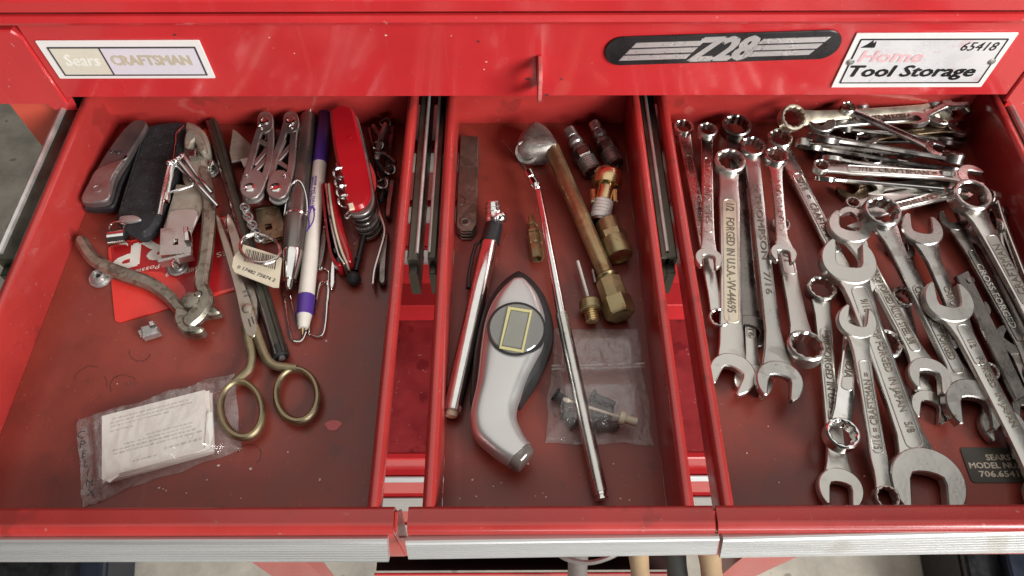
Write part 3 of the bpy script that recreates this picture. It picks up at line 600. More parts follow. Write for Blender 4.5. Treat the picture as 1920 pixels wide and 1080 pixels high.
# sideways heap at the back
w_('xo', (1483, 223), .019, (1784, 204), .014, 10.8, 11, 9, 'satin_cream', 'large round box end wrench farthest back, lying sideways behind the heap', cwB=50, tl=.3, roll=26)
w_('oo', (1700, 209), .006, (1560, 224), .006, 8, 9, 7.5, 'brown_steel', 'brown tarnished wrench lying flat behind the forged sideways wrench', cw=40)
w_('oo', (1540, 231), .0165, (1757, 216), .0145, 8.6, 9.0, 10.5, 'satin', 'lettered double open end wrench lying sideways with bright left jaw', '1/4  FORGED IN KOREA', 1, cw=40, tl=.6, tsize=.45)
w_('oo', (1626, 258), .009, (1797, 239), .011, 6.6, 7.2, 7.0, 'brown_steel', 'bronze brown wrench with a ring end at the right of the heap', cw=-10, tl=.3, hcol='worn_chrome')
w_('xx', (1590, 262), .004, (1790, 262), .004, 7, 8, 7, 'dark_steel', 'dark wrench lowest in the middle of the sideways heap')
w_('oo', (1520, 277), .007, (1775, 318), .009, 8.5, 8, 7.5, 'dark_steel', 'dark chrome wrench lying on edge with wavy jaws at its left', roll=-48, cw=25)
w_('oc', (1546, 259), .0175, (1785, 298), .016, 10, 9.2, 8.6, 'dark_steel', 'dark polished wrench on edge with a flat head reflecting red', roll=-38, cw=30)
w_('xo', (1632, 300), .006, (1805, 345), .005, 8.4, 8.5, 6.5, 'worn_chrome', 'thin ring ended wrench under the lettered panel wrench', cwB=30)
w_('xo', (1538, 315), .014, (1819, 332), .014, 6.4, 8.4, 8.8, 'satin', 'wrench with long raised panel and small ring end lying sideways in front', '7/16  CRAFTSMAN = ', 1, panel=(.14, .84), tl=.6, tsize=.45, cwB=10)
w_('oo', (1548, 336), .010, (1782, 357), .012, 6.5, 6.5, 6.0, 'chrome', 'slim bright wrench lying on edge in front of the panelled sideways wrench', roll=-48, cw=20)
w_('oo', (1598, 358), .0025, (1790, 345), .003, 9, 8, 7.5, 'brown_steel', 'brown jaw lowest in front of the sideways heap', cw=50)
w_('oo', (1634, 352), .007, (1800, 340), .006, 7.2, 7, 7.0, 'satin', 'satin wrench with small left jaw just above the craftsman pair', cw=-15)
w_('xo', (1597, 384), .0085, (1782, 349), .008, 5.6, 7, 7.6, 'satin', 'satin wrench with tiny ring end at the front left of the heap', tl=.3)
w_('oo', (1597, 410), .009, (1800, 358), .0105, 7.8, 7, 8.2, 'satin', 'wrench with raised lettered panel slanting up to the right, jaw at its left', 'CRAFTSMAN =', -1, panel=(.30, .88), tl=.45, toff=.08, cw=-5)
w_('xo', (1588, 205), .021, (1752, 279), .018, 6.0, 6.2, 6.2, 'worn_chrome', 'thin small wrench lying diagonally on top of the sideways heap', tl=.3, cwB=-10)
# more of the sideways heap, thin ones wedged between the others
for (A, zA, B, zB, sA, sB, ww, m, lb, kw) in (
    ((1505, 270), .012, (1700, 290), .012, 6.0, 6, 5.2, 'worn_chrome', 'thin bright edged wrench tucked under the dark polished wrench', dict(roll=-62, cw=25)),
    ((1560, 300), .010, (1770, 330), .011, 6.4, 6.6, 5.4, 'worn_chrome', 'thin wrench on edge just behind the long panelled wrench', dict(roll=-60, cw=20)),
    ((1585, 240), .012, (1770, 262), .010, 6.2, 6.4, 5.8, 'dark_steel', 'dark slim wrench between the lettered and the polished ones at the back', dict(roll=-30)),
    ((1610, 205), .010, (1742, 200), .012, 7, 7.5, 6.0, 'worn_chrome', 'bright bar like wrench seen on edge at the very back', dict(roll=-55)),
    ((1720, 225), .017, (1790, 190), .020, 6.5, 8.2, 5.6, 'worn_chrome', 'curved jaw standing up highest in the back right corner', dict(cwB=40, roll=-20)),
    ((1660, 322), .005, (1812, 350), .006, 6.6, 7.4, 5.4, 'dark_steel', 'dark thin wrench in the gap in front of the long panelled wrench', dict(roll=-50)),
    ((1550, 295), .004, (1650, 305), .004, 6, 6, 5, 'dark_steel', 'short dark wrench lowest at the left of the sideways heap', dict(cw=30)),
    ((1860, 430), .006, (1960, 640), .006, 6.5, 7, 5.2, 'worn_chrome', 'slim wrench on edge between the chrome panel wrench and the right wall', dict(roll=55)),
    ((1830, 580), .003, (1925, 770), .003, 7, 7.6, 6.4, 'dark_steel', 'dark wrench deep in the gap right of the japan wrench', dict(cw=25)),
    ((1690, 470), .003, (1790, 660), .003, 7, 7, 6, 'dark_steel', 'dark wrench in the shaded gap left of the long box end wrench', dict())):
    w_('oo' if sA >= 6.4 else 'xo', A, zA, B, zB, sA, sB, ww, m, lb, **kw)

# ---------------------------------------------------------------- helpers for the small things
def T(name, label, cat, px, z=0, group=None): return thing(name, label, cat, at(*px, z), group)
def flat(name, t, px, z0, z1, m, bev=.0006, zp=None):
    mb = MB(); mb.prism(U(px, zp if zp is not None else z1), z0, z1, bev); return link(name, mb, m, t)
def band(name, t, path, hw, z0, z1, m, bev=.0006, rnd=True):
    return flat(name, t, strip(path, hw, rnd), z0, z1, m, bev)
def wire(name, t, pts, r, m, n=8, closed=False, k=6, sm=True):
    P = [at(*p) for p in (smooth(pts, k, closed) if sm else pts)]
    mb = MB(); mb.tube(P, r, n, closed=closed); return link(name, mb, m, t)
def screwy(mb, A, B, d0, d1, r, pitch, depth, n=14):
    k = max(2, int((d1 - d0)/pitch)); prof = []
    for i in range(k):
        a = d0 + (d1 - d0)*i/k; b = (d1 - d0)/k
        prof += [(a, r - depth), (a + b*.35, r), (a + b*.6, r), (a + b*.95, r - depth)]
    mb.lathe(A, B, [(d0 - .0001, .0002)] + prof + [(d1, r - depth), (d1 + .0001, .0002)], n)

# ================================================================ left drawer
# grey folding knife
t = T('folding_knife', 'grey folding pocket knife with lighter bolster leaning on the left wall', 'pocket knife', (213, 310))
sc_ = [(252, 224), (268, 224), (275, 232), (270, 246), (254, 270), (240, 292), (215, 332), (203, 372), (180, 379), (160, 379), (152, 371), (176, 322), (205, 275), (232, 240)]
flat('handle', t, smooth(sc_, 3, True), .0075, .0135, 'knife_grey', .0012)
bo = [(232, 297), (236, 293), (222, 312), (208, 335), (207, 352), (203, 372), (180, 379), (160, 379), (152, 371), (166, 342), (178, 320), (200, 308)]
flat('bolster', t, smooth(bo, 3, True), .0133, .0146, 'bolster', .0005)
lo = [(258, 226), (274, 228), (279, 240), (262, 275), (246, 300), (226, 338), (212, 380), (190, 386), (162, 386), (156, 376), (200, 290), (235, 242)]
flat('liner', t, smooth(lo, 3, True), .002, .0078, 'black', .001, zp=.010)
flat('lower_scale', t, smooth(lo, 3, True), 0, .0028, 'knife_grey', .0008, zp=.004)
c = at(182, 354, .0146); mb = MB(); mb.lathe(c, c + Vector((0, 0, 1)), [(-.0008, .0032), (.0003, .0032), (.0004, .0026), (-.0001, .0024), (-.0001, .0001)], 16); link('pivot_screw', mb, 'bolster', t)
c = at(219, 325, .011); mb = MB(); mb.lathe(c, c + Vector((0, 0, 1)), [(-.002, .0018), (.002, .0018), (.0026, .0008), (.0027, .0001)], 12); link('thumb_stud', mb, 'zinc', t)
for q in ([(205, 281), (212, 285), (222, 284), (229, 286)], [(207, 287), (214, 283), (221, 288), (228, 282)]):
    wire('engraved_emblem', t, [(x, y, .01362) for x, y in q], .0003, 'black', 5)
# black webbing sheath with a folded tool, ring and charm
t = T('tool_sheath', 'black webbing sheath holding a folded tool, between the grey knife and the can opener', 'sheath', (285, 330))
sh = [(273, 236), (310, 226), (345, 226), (353, 238), (352, 262), (340, 300), (322, 350), (303, 395), (290, 424), (268, 441), (248, 436), (216, 414), (216, 400), (228, 365), (246, 310), (262, 262)]
flat('sheath', t, smooth(sh, 3, True), .0005, .0105, 'leather', .0028)
mb = MB(); mb.tube([at(x, y, .0098) for x, y in smooth([(270, 248), (255, 300), (232, 372), (224, 405)], 4)], .0007, 6); link('stitched_edge', mb, 'leather', t)
for k in range(4):
    flat('folded_blade', t, smooth([(226, 405 + 4*k), (250, 403 + 4*k), (262, 408 + 4*k), (262, 413 + 4*k), (240, 417 + 4*k), (224, 413 + 4*k)], 3, True), .0108 - .0022*k, .0126 - .0022*k, ('zinc', 'worn_chrome', 'dark_steel', 'zinc')[k], .0004)
t = T('key_ring', 'small steel ring with a short bright cylinder hanging from the black sheath', 'key ring', (222, 440))
wire('ring', t, [(206, 428, .006), (212, 418, .008), (226, 416, .010), (233, 422, .009), (230, 432, .006), (216, 438, .004)], .0007, 'chrome', 8, True)
a, b = at(206, 449, .006), at(239, 445, .006); mb = MB(); L = (b - a).length; mb.lathe(a, b, [(0, .0042), (.0004, .0052), (L - .0004, .0052), (L, .0042), (L, .0001)], 18); link('charm', mb, 'chrome', t)
# can opener
t = T('can_opener', 'worn chrome can opener with wire handles lying beside the black sheath', 'can opener', (345, 380))
flat('plate', t, [(330, 345), (385, 350), (388, 372), (352, 450), (310, 452), (300, 448)], .008, .0095, 'dull_plate', .0004)
flat('plate_fold', t, smooth([(316, 400), (340, 392), (372, 396), (352, 440), (312, 442)], 3, True), .0094, .0106, 'satin', .0005)
mb = MB(); mb.ring(U([(303, 430), (355, 428), (357, 473), (301, 478)], .011), U([(323, 448), (336, 446), (336, 460), (323, 462)], .011), .0085, .0112, .0005); link('cutter_frame', mb, 'worn_chrome', t)
flat('cutter_lip', t, [(293, 487), (357, 472), (358, 478), (296, 491)], .006, .0125, 'satin', .0004)
flat('cutter_tab', t, [(343, 424), (352, 424), (356, 450), (345, 452)], .010, .0145, 'chrome', .0005)
P = [(344, 232), (356, 226), (376, 238), (386, 252), (392, 275), (388, 300), (378, 325), (350, 322), (340, 296), (343, 262)]
flat('head', t, smooth(P, 3, True), .002, .0105, 'dull_plate', .002)
flat('head_jaw', t, smooth([(348, 246), (362, 242), (380, 262), (386, 282), (374, 284), (364, 262), (354, 276), (344, 270)], 3, True), .0100, .0160, 'dull_plate', .0012)
flat('head_block', t, [(351, 280), (367, 279), (367, 293), (354, 295)], .0100, .0155, 'worn_chrome', .0006)
flat('head_bulge', t, smooth([(342, 300), (384, 296), (376, 340), (345, 345)], 3, True), .004, .0112, 'dull_plate', .0025)
wire('wire_frame', t, [(345, 236, .010), (332, 250, .011), (330, 268, .011), (326, 300, .012)], .0007, 'chrome')
for q in ([(319, 308, .018), (309, 352, .016), (299, 403, .014)], [(326, 308, .018), (318, 345, .014), (312, 380, .012)], [(344, 294, .019), (370, 330, .018), (397, 362, .015)], [(336, 304, .019), (372, 348, .017), (408, 387, .013)], [(330, 310, .017), (352, 332, .015), (364, 343, .014), (361, 349, .013), (318, 361, .012)]):
    mb = MB(); mb.tube([at(*p) for p in q], .0014 if q[0][2] > .017 else .0009, 10); link('wire_leg', mb, 'chrome', t)
for q in ((318, 306), (329, 302), (342, 293)):
    mb = MB(); mb.ball(at(*q, .019), .0021); link('pivot_ball', mb, 'chrome', t)
mb = MB(); mb.tube([at(318, 306, .019), at(342, 293, .019)], .0013, 8); link('pivot_pin', mb, 'chrome', t)
flat('clip_sleeve', t, [(309, 360), (316, 359), (313, 374), (306, 375)], .0125, .0165, 'chrome', .0004)
tag(flat('bottle_cap_bit', None, smooth([(380, 240), (394, 246), (398, 260), (394, 274), (384, 268)], 3, True), .001, .0045, 'orange_plastic', .0008), 'orange plastic bit peeping out behind the can opener head', 'plastic bit')
# screws
def screw(px, label, tip, r=.0066):
    t = T('screw', label, 'screw', px, 0, 'loose screws'); c = at(*px, 0)
    mb = MB(); mb.lathe(c, c + Vector((0, 0, 1)), [(0, .0001), (0, r*.9), (.0008, r), (.0017, r), (.0020, r*.86), (.0017, r*.62), (.0024, r*.5), (.0026, .0001)], 20); link('washer_head', mb, 'zinc', t)
    a = c + Vector((0, 0, .0022)); b = at(*tip, .014); L = (b - a).length
    mb = MB(); k = 6; prof = [(0, .0019)]
    for i in range(k): prof += [(L*(i + .2)/(k+.6), .0016*(1 - .35*i/k)), (L*(i + .6)/(k+.6), .0025*(1 - .4*i/k)), (L*(i + .8)/(k+.6), .0025*(1 - .4*i/k))]
    mb.lathe(a, b, prof + [(L, .0002)], 12); link('thread', mb, 'chrome', t)
screw((395, 322), 'pointed screw standing on its washer head right of the can opener', (399, 302))
screw((335, 503), 'pointed screw standing on its washer head on the red card', (326, 489), .0064)
t = T('screw', 'round headed screw standing head up left of the red card', 'screw', (190, 522), 0, 'loose screws'); c = at(190, 524, 0)
mb = MB(); mb.lathe(c, c + Vector((0, 0, 1)), [(0, .0001), (0, .0060), (.0012, .0066), (.0024, .0064), (.003, .0056), (.0026, .0048), (.0052, .0042), (.0058, .0032), (.0040, .0028), (.0040, .0012), (.0030, .0011), (.003, .0001)], 22); link('stepped_head', mb, 'zinc', t)
c = c + Vector((0, 0, .0041)); mb = MB(); mb.lathe(c, c + Vector((0, 0, 1)), [(0, .0014), (.0004, .0013), (.0004, .0001)], 6); link('hex_recess', mb, 'black', t)
# small clamp nut
t = T('cage_nut', 'small bright square nut lying alone below the red card', 'nut', (277, 622))
flat('body', t, [(262, 612), (291, 605), (298, 622), (266, 632)], .0005, .0062, 'zinc', .0007)
flat('collar', t, [(256, 620), (266, 616), (271, 628), (262, 632)], .0005, .0048, 'worn_chrome', .0005)
flat('nose', t, [(277, 602), (288, 600), (292, 610), (280, 613)], .004, .0078, 'chrome', .0006)
# red plastic card
t = T('plastic_card', 'glossy red plastic card with white letters upside down under the pliers', 'card', (330, 500))
def rpoly(pts, r=.0035):
    P = [Vector((p.x, p.y)) for p in pts]; o = []
    for i in range(len(P)):
        a, b, c = P[i-1], P[i], P[(i+1) % len(P)]; u, v = (a - b).normalized(), (c - b).normalized()
        o += [tuple((b + u*r)*(1-s)**2 + b*2*s*(1-s) + (b + v*r)*s*s) for s in (0, .25, .5, .75, 1)]
    return o
cd = [at(*p, .001) for p in ((202, 462), (467, 394), (484, 531), (216, 606))]
mb = MB(); mb.prism(rpoly(cd), .0002, .001); card = link('card', mb, 'card', t)
u = lambda s, r: tuple((cd[0].lerp(cd[1], s)).lerp(cd[3].lerp(cd[2], s), r))[:2]
o = [u(.02, .03)] + [u(s, r) for s, r in ((.97, .03), (.98, .96), (.5, .97), (.49, .80), (.44, .66), (.34, .52), (.2, .44), (.02, .40))]
mb = MB(); mb.prism(o, .00104, .00112); link('dark_field', mb, 'card_dark', t)
def ctext(s, a, b, size, m='white', **k):
    p, q = Vector((*u(*a), .00116)), Vector((*u(*b), .00116)); x = q - p
    text(s, plane_mtx((p + q)/2, x, Vector((-x.y, x.x, 0))), m, t, length=x.length, size=size, ext=.00004, name='card_lettering', **k)
ctext('RP', (.44, .21), (.03, .21), .0155, bold=.06, shear=.1)
ctext('SERIES 8', (.99, .50), (.66, .50), .0034)
ctext('Possib', (.34, .44), (.16, .44), .0032, shear=.2)
ctext('CHIEF', (.62, .60), (.50, .60), .0030)
ctext('9', (.39, .58), (.37, .58), .0030)
# slip joint pliers
t = T('slip_joint_pliers', 'tarnished steel slip joint pliers lying open across the red card', 'pliers', (352, 570))
band('handle', t, smooth([(150, 450), (168, 478), (196, 497), (235, 512), (275, 526), (308, 548), (332, 574), (345, 592)], 4), [12.5 - .0*i + (1.5 if i > 24 else 0) for i in range(29)], .0015, .0085, 'plier', .0018)
band('handle', t, smooth([(380, 318), (386, 352), (389, 395), (386, 440), (380, 490), (374, 530), (383, 552), (372, 578), (352, 600)], 4), [11, 11, 11, 11.5, 11.5, 12, 12, 12, 12, 12, 12, 12, 12, 12, 12, 12, 12, 12, 12.5, 13, 13.5, 14, 14, 14, 14.5, 15.5, 16, 16, 16, 16, 15, 14, 14], .006, .0125, 'plier', .0018)
flat('jaw', t, smooth([(330, 575), (352, 580), (358, 594), (348, 604), (362, 608), (380, 612), (376, 621), (356, 625), (338, 621), (326, 604), (325, 588)], 3, True), .003, .0115, 'plier', .0012)
flat('jaw', t, smooth([(360, 572), (374, 566), (395, 570), (411, 580), (408, 587), (390, 590), (372, 592), (358, 588)], 3, True), .0015, .0085, 'plier', .0012)
for q, r in (((356, 563), .0052), ((371, 553), .0021)):
    c = at(*q, .0125); mb = MB(); mb.lathe(c, c + Vector((0, 0, 1)), [(-.001, r), (.0006, r), (.0011, r*.8), (.0011, .0001)], 20); link('pivot_rivet', mb, 'plier', t)
flat('slot_hole', t, smooth([(366, 551), (372, 545), (379, 547), (378, 554), (371, 558)], 3, True), .0122, .01262, 'inside_shade', 0)
# scissors
t = T('scissors', 'old gilt handled scissors lying open over the plastic bag', 'scissors', (465, 620))
flat('blade', t, smooth([(404, 403), (412, 408), (428, 450), (446, 500), (470, 560), (482, 608), (478, 630), (462, 628), (452, 600), (440, 545), (422, 480), (408, 430)], 3, True), .0065, .0090, 'blade', .0006)
flat('blade', t, smooth([(425, 400), (433, 404), (445, 430), (458, 470), (474, 520), (484, 560), (480, 620), (468, 630), (455, 590), (446, 520), (434, 462), (425, 425)], 3, True), .0038, .0062, 'blade', .0006)
c = at(463, 578, .009); mb = MB(); mb.lathe(c, c + Vector((0, 0, 1)), [(-.001, .0030), (.0005, .0030), (.0009, .0022), (.0009, .0001)], 18); link('pivot_screw', mb, 'blade', t)
for q in ([(455, 548), (468, 543)], [(458, 556), (466, 552), (470, 558)], [(466, 598), (470, 612)], [(472, 594), (476, 606)]):
    mb = MB(); mb.tube([at(x, y, .0092) for x, y in q], .0004, 5); link('engraved_mark', mb, 'ink', t)
def shank_and_bow(path, rad, c, rx, ry, zc, ph, name):
    mb = MB(); P = [at(x, y, z) for x, y, z in smooth(path, 5)]; n = len(P)
    mb.tube(P, [rad[0] + (rad[1]-rad[0])*i/(n-1) for i in range(n)], 10, sq=.85, up=(0, 0, 1)); link('handle', mb, 'old_brass', t)
    ring = [at(c[0] + rx*cos(a), c[1] + ry*sin(a) + ph*rx*cos(a), zc) for a in [2*pi*i/36 for i in range(36)]]
    mb = MB(); mb.tube(ring, [.0019 + .0003*sin(2*pi*i/36) for i in range(36)], 10, closed=True, sq=1.15, up=(0, 0, 1)); link(name, mb, 'old_brass', t)
shank_and_bow([(461, 612, .0065), (466, 640, .0065), (471, 665, .0065), (468, 688, .0065), (456, 702, .006), (438, 716, .0055)], (.0030, .0022), (453, 768), 39, 52, .0058, .12, 'finger_bow')
shank_and_bow([(477, 612, .0065), (487, 640, .0065), (498, 668, .0065), (512, 684, .006), (535, 688, .0055), (556, 690, .005)], (.0030, .0024), (557, 741), 39, 49, .0048, .05, 'finger_bow')
# channelled rod
t = T('metal_rod', 'long dark grooved metal rod lying under the barcode tag', 'rod', (465, 450))
mb = MB(); A, B = at(398, 232, .0045), at(527, 668, .0045); mb.tube([A, B], [.0041, .0043], 10); link('rod', mb, 'rail', t)
sd = (B - A).normalized().cross(Vector((0, 0, 1)))
for s in (-1, 1):
    mb = MB(); mb.tube([A + sd*.0022*s + Vector((0, 0, .0034)), B + sd*.0022*s + Vector((0, 0, .0036))], .0011, 8); link('ridge', mb, 'rail' if s < 0 else 'dark_steel', t)
d = (B - A).normalized(); mb = MB(); mb.lathe(B - d*.006, B + d, [(0, .0047), (.0065, .0047), (.007, .0038), (.0066, .003), (.0064, .0001)], 16); link('end_cap', mb, 'black', t)
mb = MB(); mb.tube([B - d*.002, B + d*.002], .0019, 10); link('end_pin', mb, 'zinc', t)
# folding multi tool
t = T('multi_tool', 'folding steel multi tool with two truss pattern handles beside the grey pen', 'multi tool', (500, 300))
def truss(o, cr, holes, z0, z1, piv):
    for k, q in enumerate(o): band('handle_rail', t, *q, z0, z1 + .00025*k, 'tool_grey', .0006)
    for k, q in enumerate(cr): band('handle_strut', t, q, 4.2, z0 + .0001, z1 - .0003 - .00015*k, 'tool_grey', .0004)
    for (x, y), r in piv:
        c = at(x, y, z1 + .0007); mb = MB(); mb.lathe(c, c + Vector((0, 0, 1)), [(-.001, r), (.0005, r), (.0008, r*.7), (.0002, r*.5), (.0002, .0001)], 16); link('handle_rivet', mb, 'chrome', t)
truss([(smooth([(492, 226), (480, 262), (470, 300), (456, 345)], 3), 6.5), (smooth([(505, 226), (507, 265), (503, 305), (490, 345)], 3), 6.5), ([(497, 222), (497, 234)], 15), ([(470, 352), (477, 338)], 21)],
      [[(486, 262), (502, 272)], [(503, 276), (478, 305)], [(474, 322), (500, 296)]], 0, .0135, .0160, [((496, 226), .0030), ((489, 238), .0016), ((468, 352), .0034), ((462, 330), .0012)])
truss([(smooth([(537, 226), (527, 262), (513, 300), (508, 345)], 3), 6.5), (smooth([(553, 226), (549, 265), (546, 305), (538, 345)], 3), 6.5), ([(545, 222), (546, 234)], 15), ([(520, 352), (525, 338)], 21)],
      [[(532, 262), (520, 290)], [(545, 272), (522, 298)], [(516, 298), (545, 318)]], 0, .0135, .0160, [((545, 226), .0030), ((546, 238), .0016), ((517, 352), .0034), ((533, 330), .0012)])
for (x, y) in ((475, 362), (524, 364)):
    for k in range(5):
        c = at(x, y + 2, .0128 - .0026*k); mb = MB(); mb.lathe(c, c + Vector((0, 0, 1)), [(-.0019, .0001), (-.0019, .0064), (-.0004, .0066), (0, .006), (0, .0001)], 20); link('tool_leaf', mb, ('zinc', 'dark_steel')[k % 2], t)
for q in ([(494, 232), (482, 300), (466, 350)], [(545, 232), (530, 300), (518, 350)]):
    band('inner_leaf', t, smooth(q, 4), 9, .001, .0105, 'dark_steel', .0008)
flat('plier_head', t, [(506, 240), (535, 242), (533, 268), (508, 264)], .002, .0115, 'dark_steel', .001)
flat('saw_blade', t, [(436, 242), (444, 246), (474, 274), (470, 296), (450, 300), (434, 303), (430, 285)], .006, .0078, 'dull_plate', .0003)
flat('saw_tab', t, [(450, 298), (468, 294), (458, 314)], .0075, .0092, 'white', .0003)
# flat key with chain, ring and barcode tag
t = T('flat_opener', 'flat dull steel plate with a square slot below the multi tool', 'opener', (505, 425))
mb = MB(); mb.ring(U([(480, 392), (522, 386), (535, 440), (490, 452)], .004), U([(494, 420), (510, 417), (513, 430), (497, 434)], .004), .0015, .0040, .0005); link('plate', mb, 'brown_steel', t)
t = T('barcode_tag', 'cream paper tag with a printed barcode on a split ring', 'tag', (485, 495))
tg = [at(*p, .0145) for p in ((455, 458), (518, 478), (528, 484), (522, 538), (512, 538), (440, 510), (435, 500), (438, 482))]
mb = MB(); mb.prism([tuple(p)[:2] for p in tg], .0135, .0145); link('tag', mb, 'cream', t)
random.seed(3); s = 0
while s < 1:
    w0 = random.uniform(.012, .034)
    def bp(ss, r): return (462 + 58*ss + (-8 + 2*ss)*r, 466 + 16*ss + 38*r)
    flat('bar', t, [bp(s, 0), bp(s + w0, 0), bp(s + w0, .62), bp(s, .62)], .01455, .01462, 'ink', 0); s += w0 + random.uniform(.016, .04)
pxtext('0 17482 75874 2', (446, 500), (516, 526), .01466, 'ink', t, size=.0022, name='tag_number', ext=.00004)
t = T('split_ring', 'wire split ring with a short curb chain looped through the barcode tag', 'key ring', (487, 465))
rg = [(488 + 37*cos(a), 467 + 27*sin(a) + 3*cos(a), .0165 + .002*sin(a)) for a in [2*pi*i/28 for i in range(28)]]
mb = MB(); mb.tube([at(*p) for p in rg], .0010, 8, closed=True); link('ring', mb, 'worn_chrome', t)
mb = MB(); mb.tube([at(*p) + Vector((0, 0, .0013)) for p in rg[3:22]], .0009, 8); link('ring', mb, 'worn_chrome', t)
cp = smooth([(458, 385, .010), (463, 402, .010), (471, 418, .011), (478, 432, .012), (485, 446, .013), (492, 452, .013)], 2)
for i, p in enumerate(cp[:-1]):
    q = cp[i+1]; a, b = at(*p), at(*q); x = (b - a); e = x.length*.95; x.normalize(); s = x.cross(Vector((0, 0, 1))); s = (s*(.6 if i % 2 else .95) + Vector((0, 0, .8 if i % 2 else .15))).normalized(); c = (a+b)/2
    mb = MB(); mb.tube([c + x*e*cos(k*pi/7) + s*.0024*sin(k*pi/7) for k in range(14)], .0007, 7, closed=True, up=x.cross(s)); link('chain_link', mb, 'zinc', t)
# pens
t = T('ballpoint_pen', 'gunmetal grey pen with silver tip and clip between the multi tool and the white pen', 'pen', (560, 400))
A, B = at(578, 218, .0095), at(541, 543, .0070); L = (B - A).length; S = L/333.
mb = MB(); mb.lathe(A, B, [(0, .0048), (L*.02, .0056), (L*.46, .0060), (L*.50, .0066), (L*.63, .0074), (L*.80, .0068), (L*.815, .0062)], 22); link('barrel', mb, 'pen_grey', t)
mb = MB(); mb.lathe(A, B, [(L*.812, .0066), (L*.83, .0067), (L*.93, .0046), (L*.955, .0040), (L*.957, .0026), (L*.985, .0022), (L, .0012)], 22); link('tip_cone', mb, 'chrome', t)
d = (B-A).normalized(); mb = MB(); mb.lathe(A - d*.010, B, [(0, .0024), (.0004, .0032), (.009, .0034), (.0105, .0046), (.014, .0054), (.0145, .0001)], 18); link('push_button', mb, 'chrome', t)
mb = MB(); mb.lathe(A, B, [(L*.615, .0073), (L*.618, .0077), (L*.626, .0077), (L*.629, .0073)], 22); link('grip_ring', mb, 'chrome', t)
sd = d.cross(Vector((0, 0, 1))).normalized(); up = sd.cross(d)
mb = MB(); cv = []
for i in range(15):
    a = pi*i/14; f = .62 - .17*sin(a); sdv = cos(a)*.95; r = .0070 + .0003
    cv.append(A + d*L*f + sd*r*sdv + up*r*(max(0, 1 - sdv*sdv)**.5))
mb.tube(cv, .0005, 6); link('clip_outline', mb, 'chrome', t)
t = T('ballpoint_pen', 'white promotional pen with purple cap and purple grip lying against the red knife', 'pen', (590, 420))
A, B = at(609, 216, .0085), at(567, 628, .0045); L = (B - A).length; d = (B-A).normalized()
def seg(nm, pr, m): mb = MB(); mb.lathe(A, B, [(L*f, r) for f, r in pr], 20); return link(nm, mb, m, t)
seg('cap', [(-.02, .0001), (-.02, .0038), (-.01, .0044), (.255, .0047), (.256, .0038)], 'purple')
seg('barrel', [(.25, .0042), (.251, .0044), (.85, .0047), (.852, .0001)], 'white'); seg('grip', [(.848, .0046), (.85, .0050), (.925, .0048), (.928, .0001)], 'purple')
seg('tip_cone', [(.925, .0043), (.965, .0033), (.975, .0026), (.976, .0001)], 'white'); seg('ink_tip', [(.97, .0014), (.985, .0011), (1.0, .0004)], 'brass_bright')
up = d.cross(Vector((0, 0, 1))).cross(d).normalized()
a0 = A + d*L*.41 + up*.00462; x = -d; mt = plane_mtx(a0, x, Vector((0, 0, 1)).cross(x))
text('(702) 294 8000', mt, 'purple', t, length=.024, size=.0018, name='pen_lettering', ext=.00015)
text('FOR ALL YOUR', mt @ Matrix.Translation((.0, .0023, -.0005)) , 'purple', t, length=.024, size=.0013, name='pen_lettering', ext=.00035)
c0 = A + d*L*.56; s2 = d.cross(up)
for q in ([(-.012, -.001), (-.004, -.0026), (.004, -.002), (.012, .0008)], [(-.012, -.001), (-.002, .0006), (.006, -.0002), (.012, .0008)], [(-.006, .0016), (-.0115, -.0006), (-.0075, -.0028)]):
    mb = MB(); mb.tube([c0 + d*p[0]*.8 + s2*p[1] + up*(max(.0001, .00462**2 - p[1]**2)**.5) for p in smooth(q, 4)], .00045, 6); link('purple_logo', mb, 'purple', t)
# red pocket knife, big
t = T('pocket_knife', 'large red multi blade pocket knife with corkscrew leaning on a second red knife', 'pocket knife', (660, 300))
ks = [(618, 215), (624, 203), (640, 196), (658, 201), (667, 218), (680, 275), (693, 340), (694, 368), (682, 386), (662, 392), (648, 384), (640, 340), (628, 290)]
ko = smooth(ks, 4, True)
def shift(o, dx, dy): return [(x + dx, y + dy) for x, y in o]
mb = MB(); P = U(ko, .024); mb.prism(P, .0195, .0245, .0018); link('scale', mb, 'knife_red', t)
for k in range(6):
    zt = .0193 - .0030*k
    flat('blade_layer', t, shift(ko, 5 + 1.4*k, 3.5 + 3.0*k) if True else ko, zt - .0026, zt, ('zinc', 'dark_steel', 'worn_chrome')[k % 3], .0004, zp=.024)
flat('scale', t, shift(ko, 12, 17), .0005, .0022, 'knife_red', .0006, zp=.024)
mb = MB(); hp = []
for i in range(73):
    a = i/72*2*pi*4.2; s = i/72; p = at(636 + 13*s, 318 + 72*s, .021); hp.append(p + Vector((.0036*cos(a), 0, .0036*sin(a))))
mb.tube(hp, [.0010]*60 + [.0010*(1 - k/14) + .0001 for k in range(13)], 8); link('corkscrew', mb, 'chrome', t)
flat('spring_end', t, [(629, 305), (643, 303), (644, 312), (631, 315)], .0175, .0215, 'zinc', .0004)
flat('toothpick', t, [(652, 381), (661, 379), (665, 391), (655, 393)], .0240, .0256, 'cream', .0004)
c = at(656, 257, .0246); mb = MB(); mb.lathe(c, c + Vector((0, 0, 1)), [(-.001, .0012), (.0002, .0012), (.0003, .0001)], 12); link('rivet', mb, 'knife_red', t)
flat('nail_nick_blade', t, smooth([(690, 300), (702, 322), (706, 345), (702, 362), (698, 340)], 3, True), .013, .0150, 'chrome', .0003)
wire('key_loop', t, [(655, 398, .018), (648, 404, .018), (652, 409, .018), (661, 402, .018), (676, 394, .018)], .0007, 'worn_chrome')
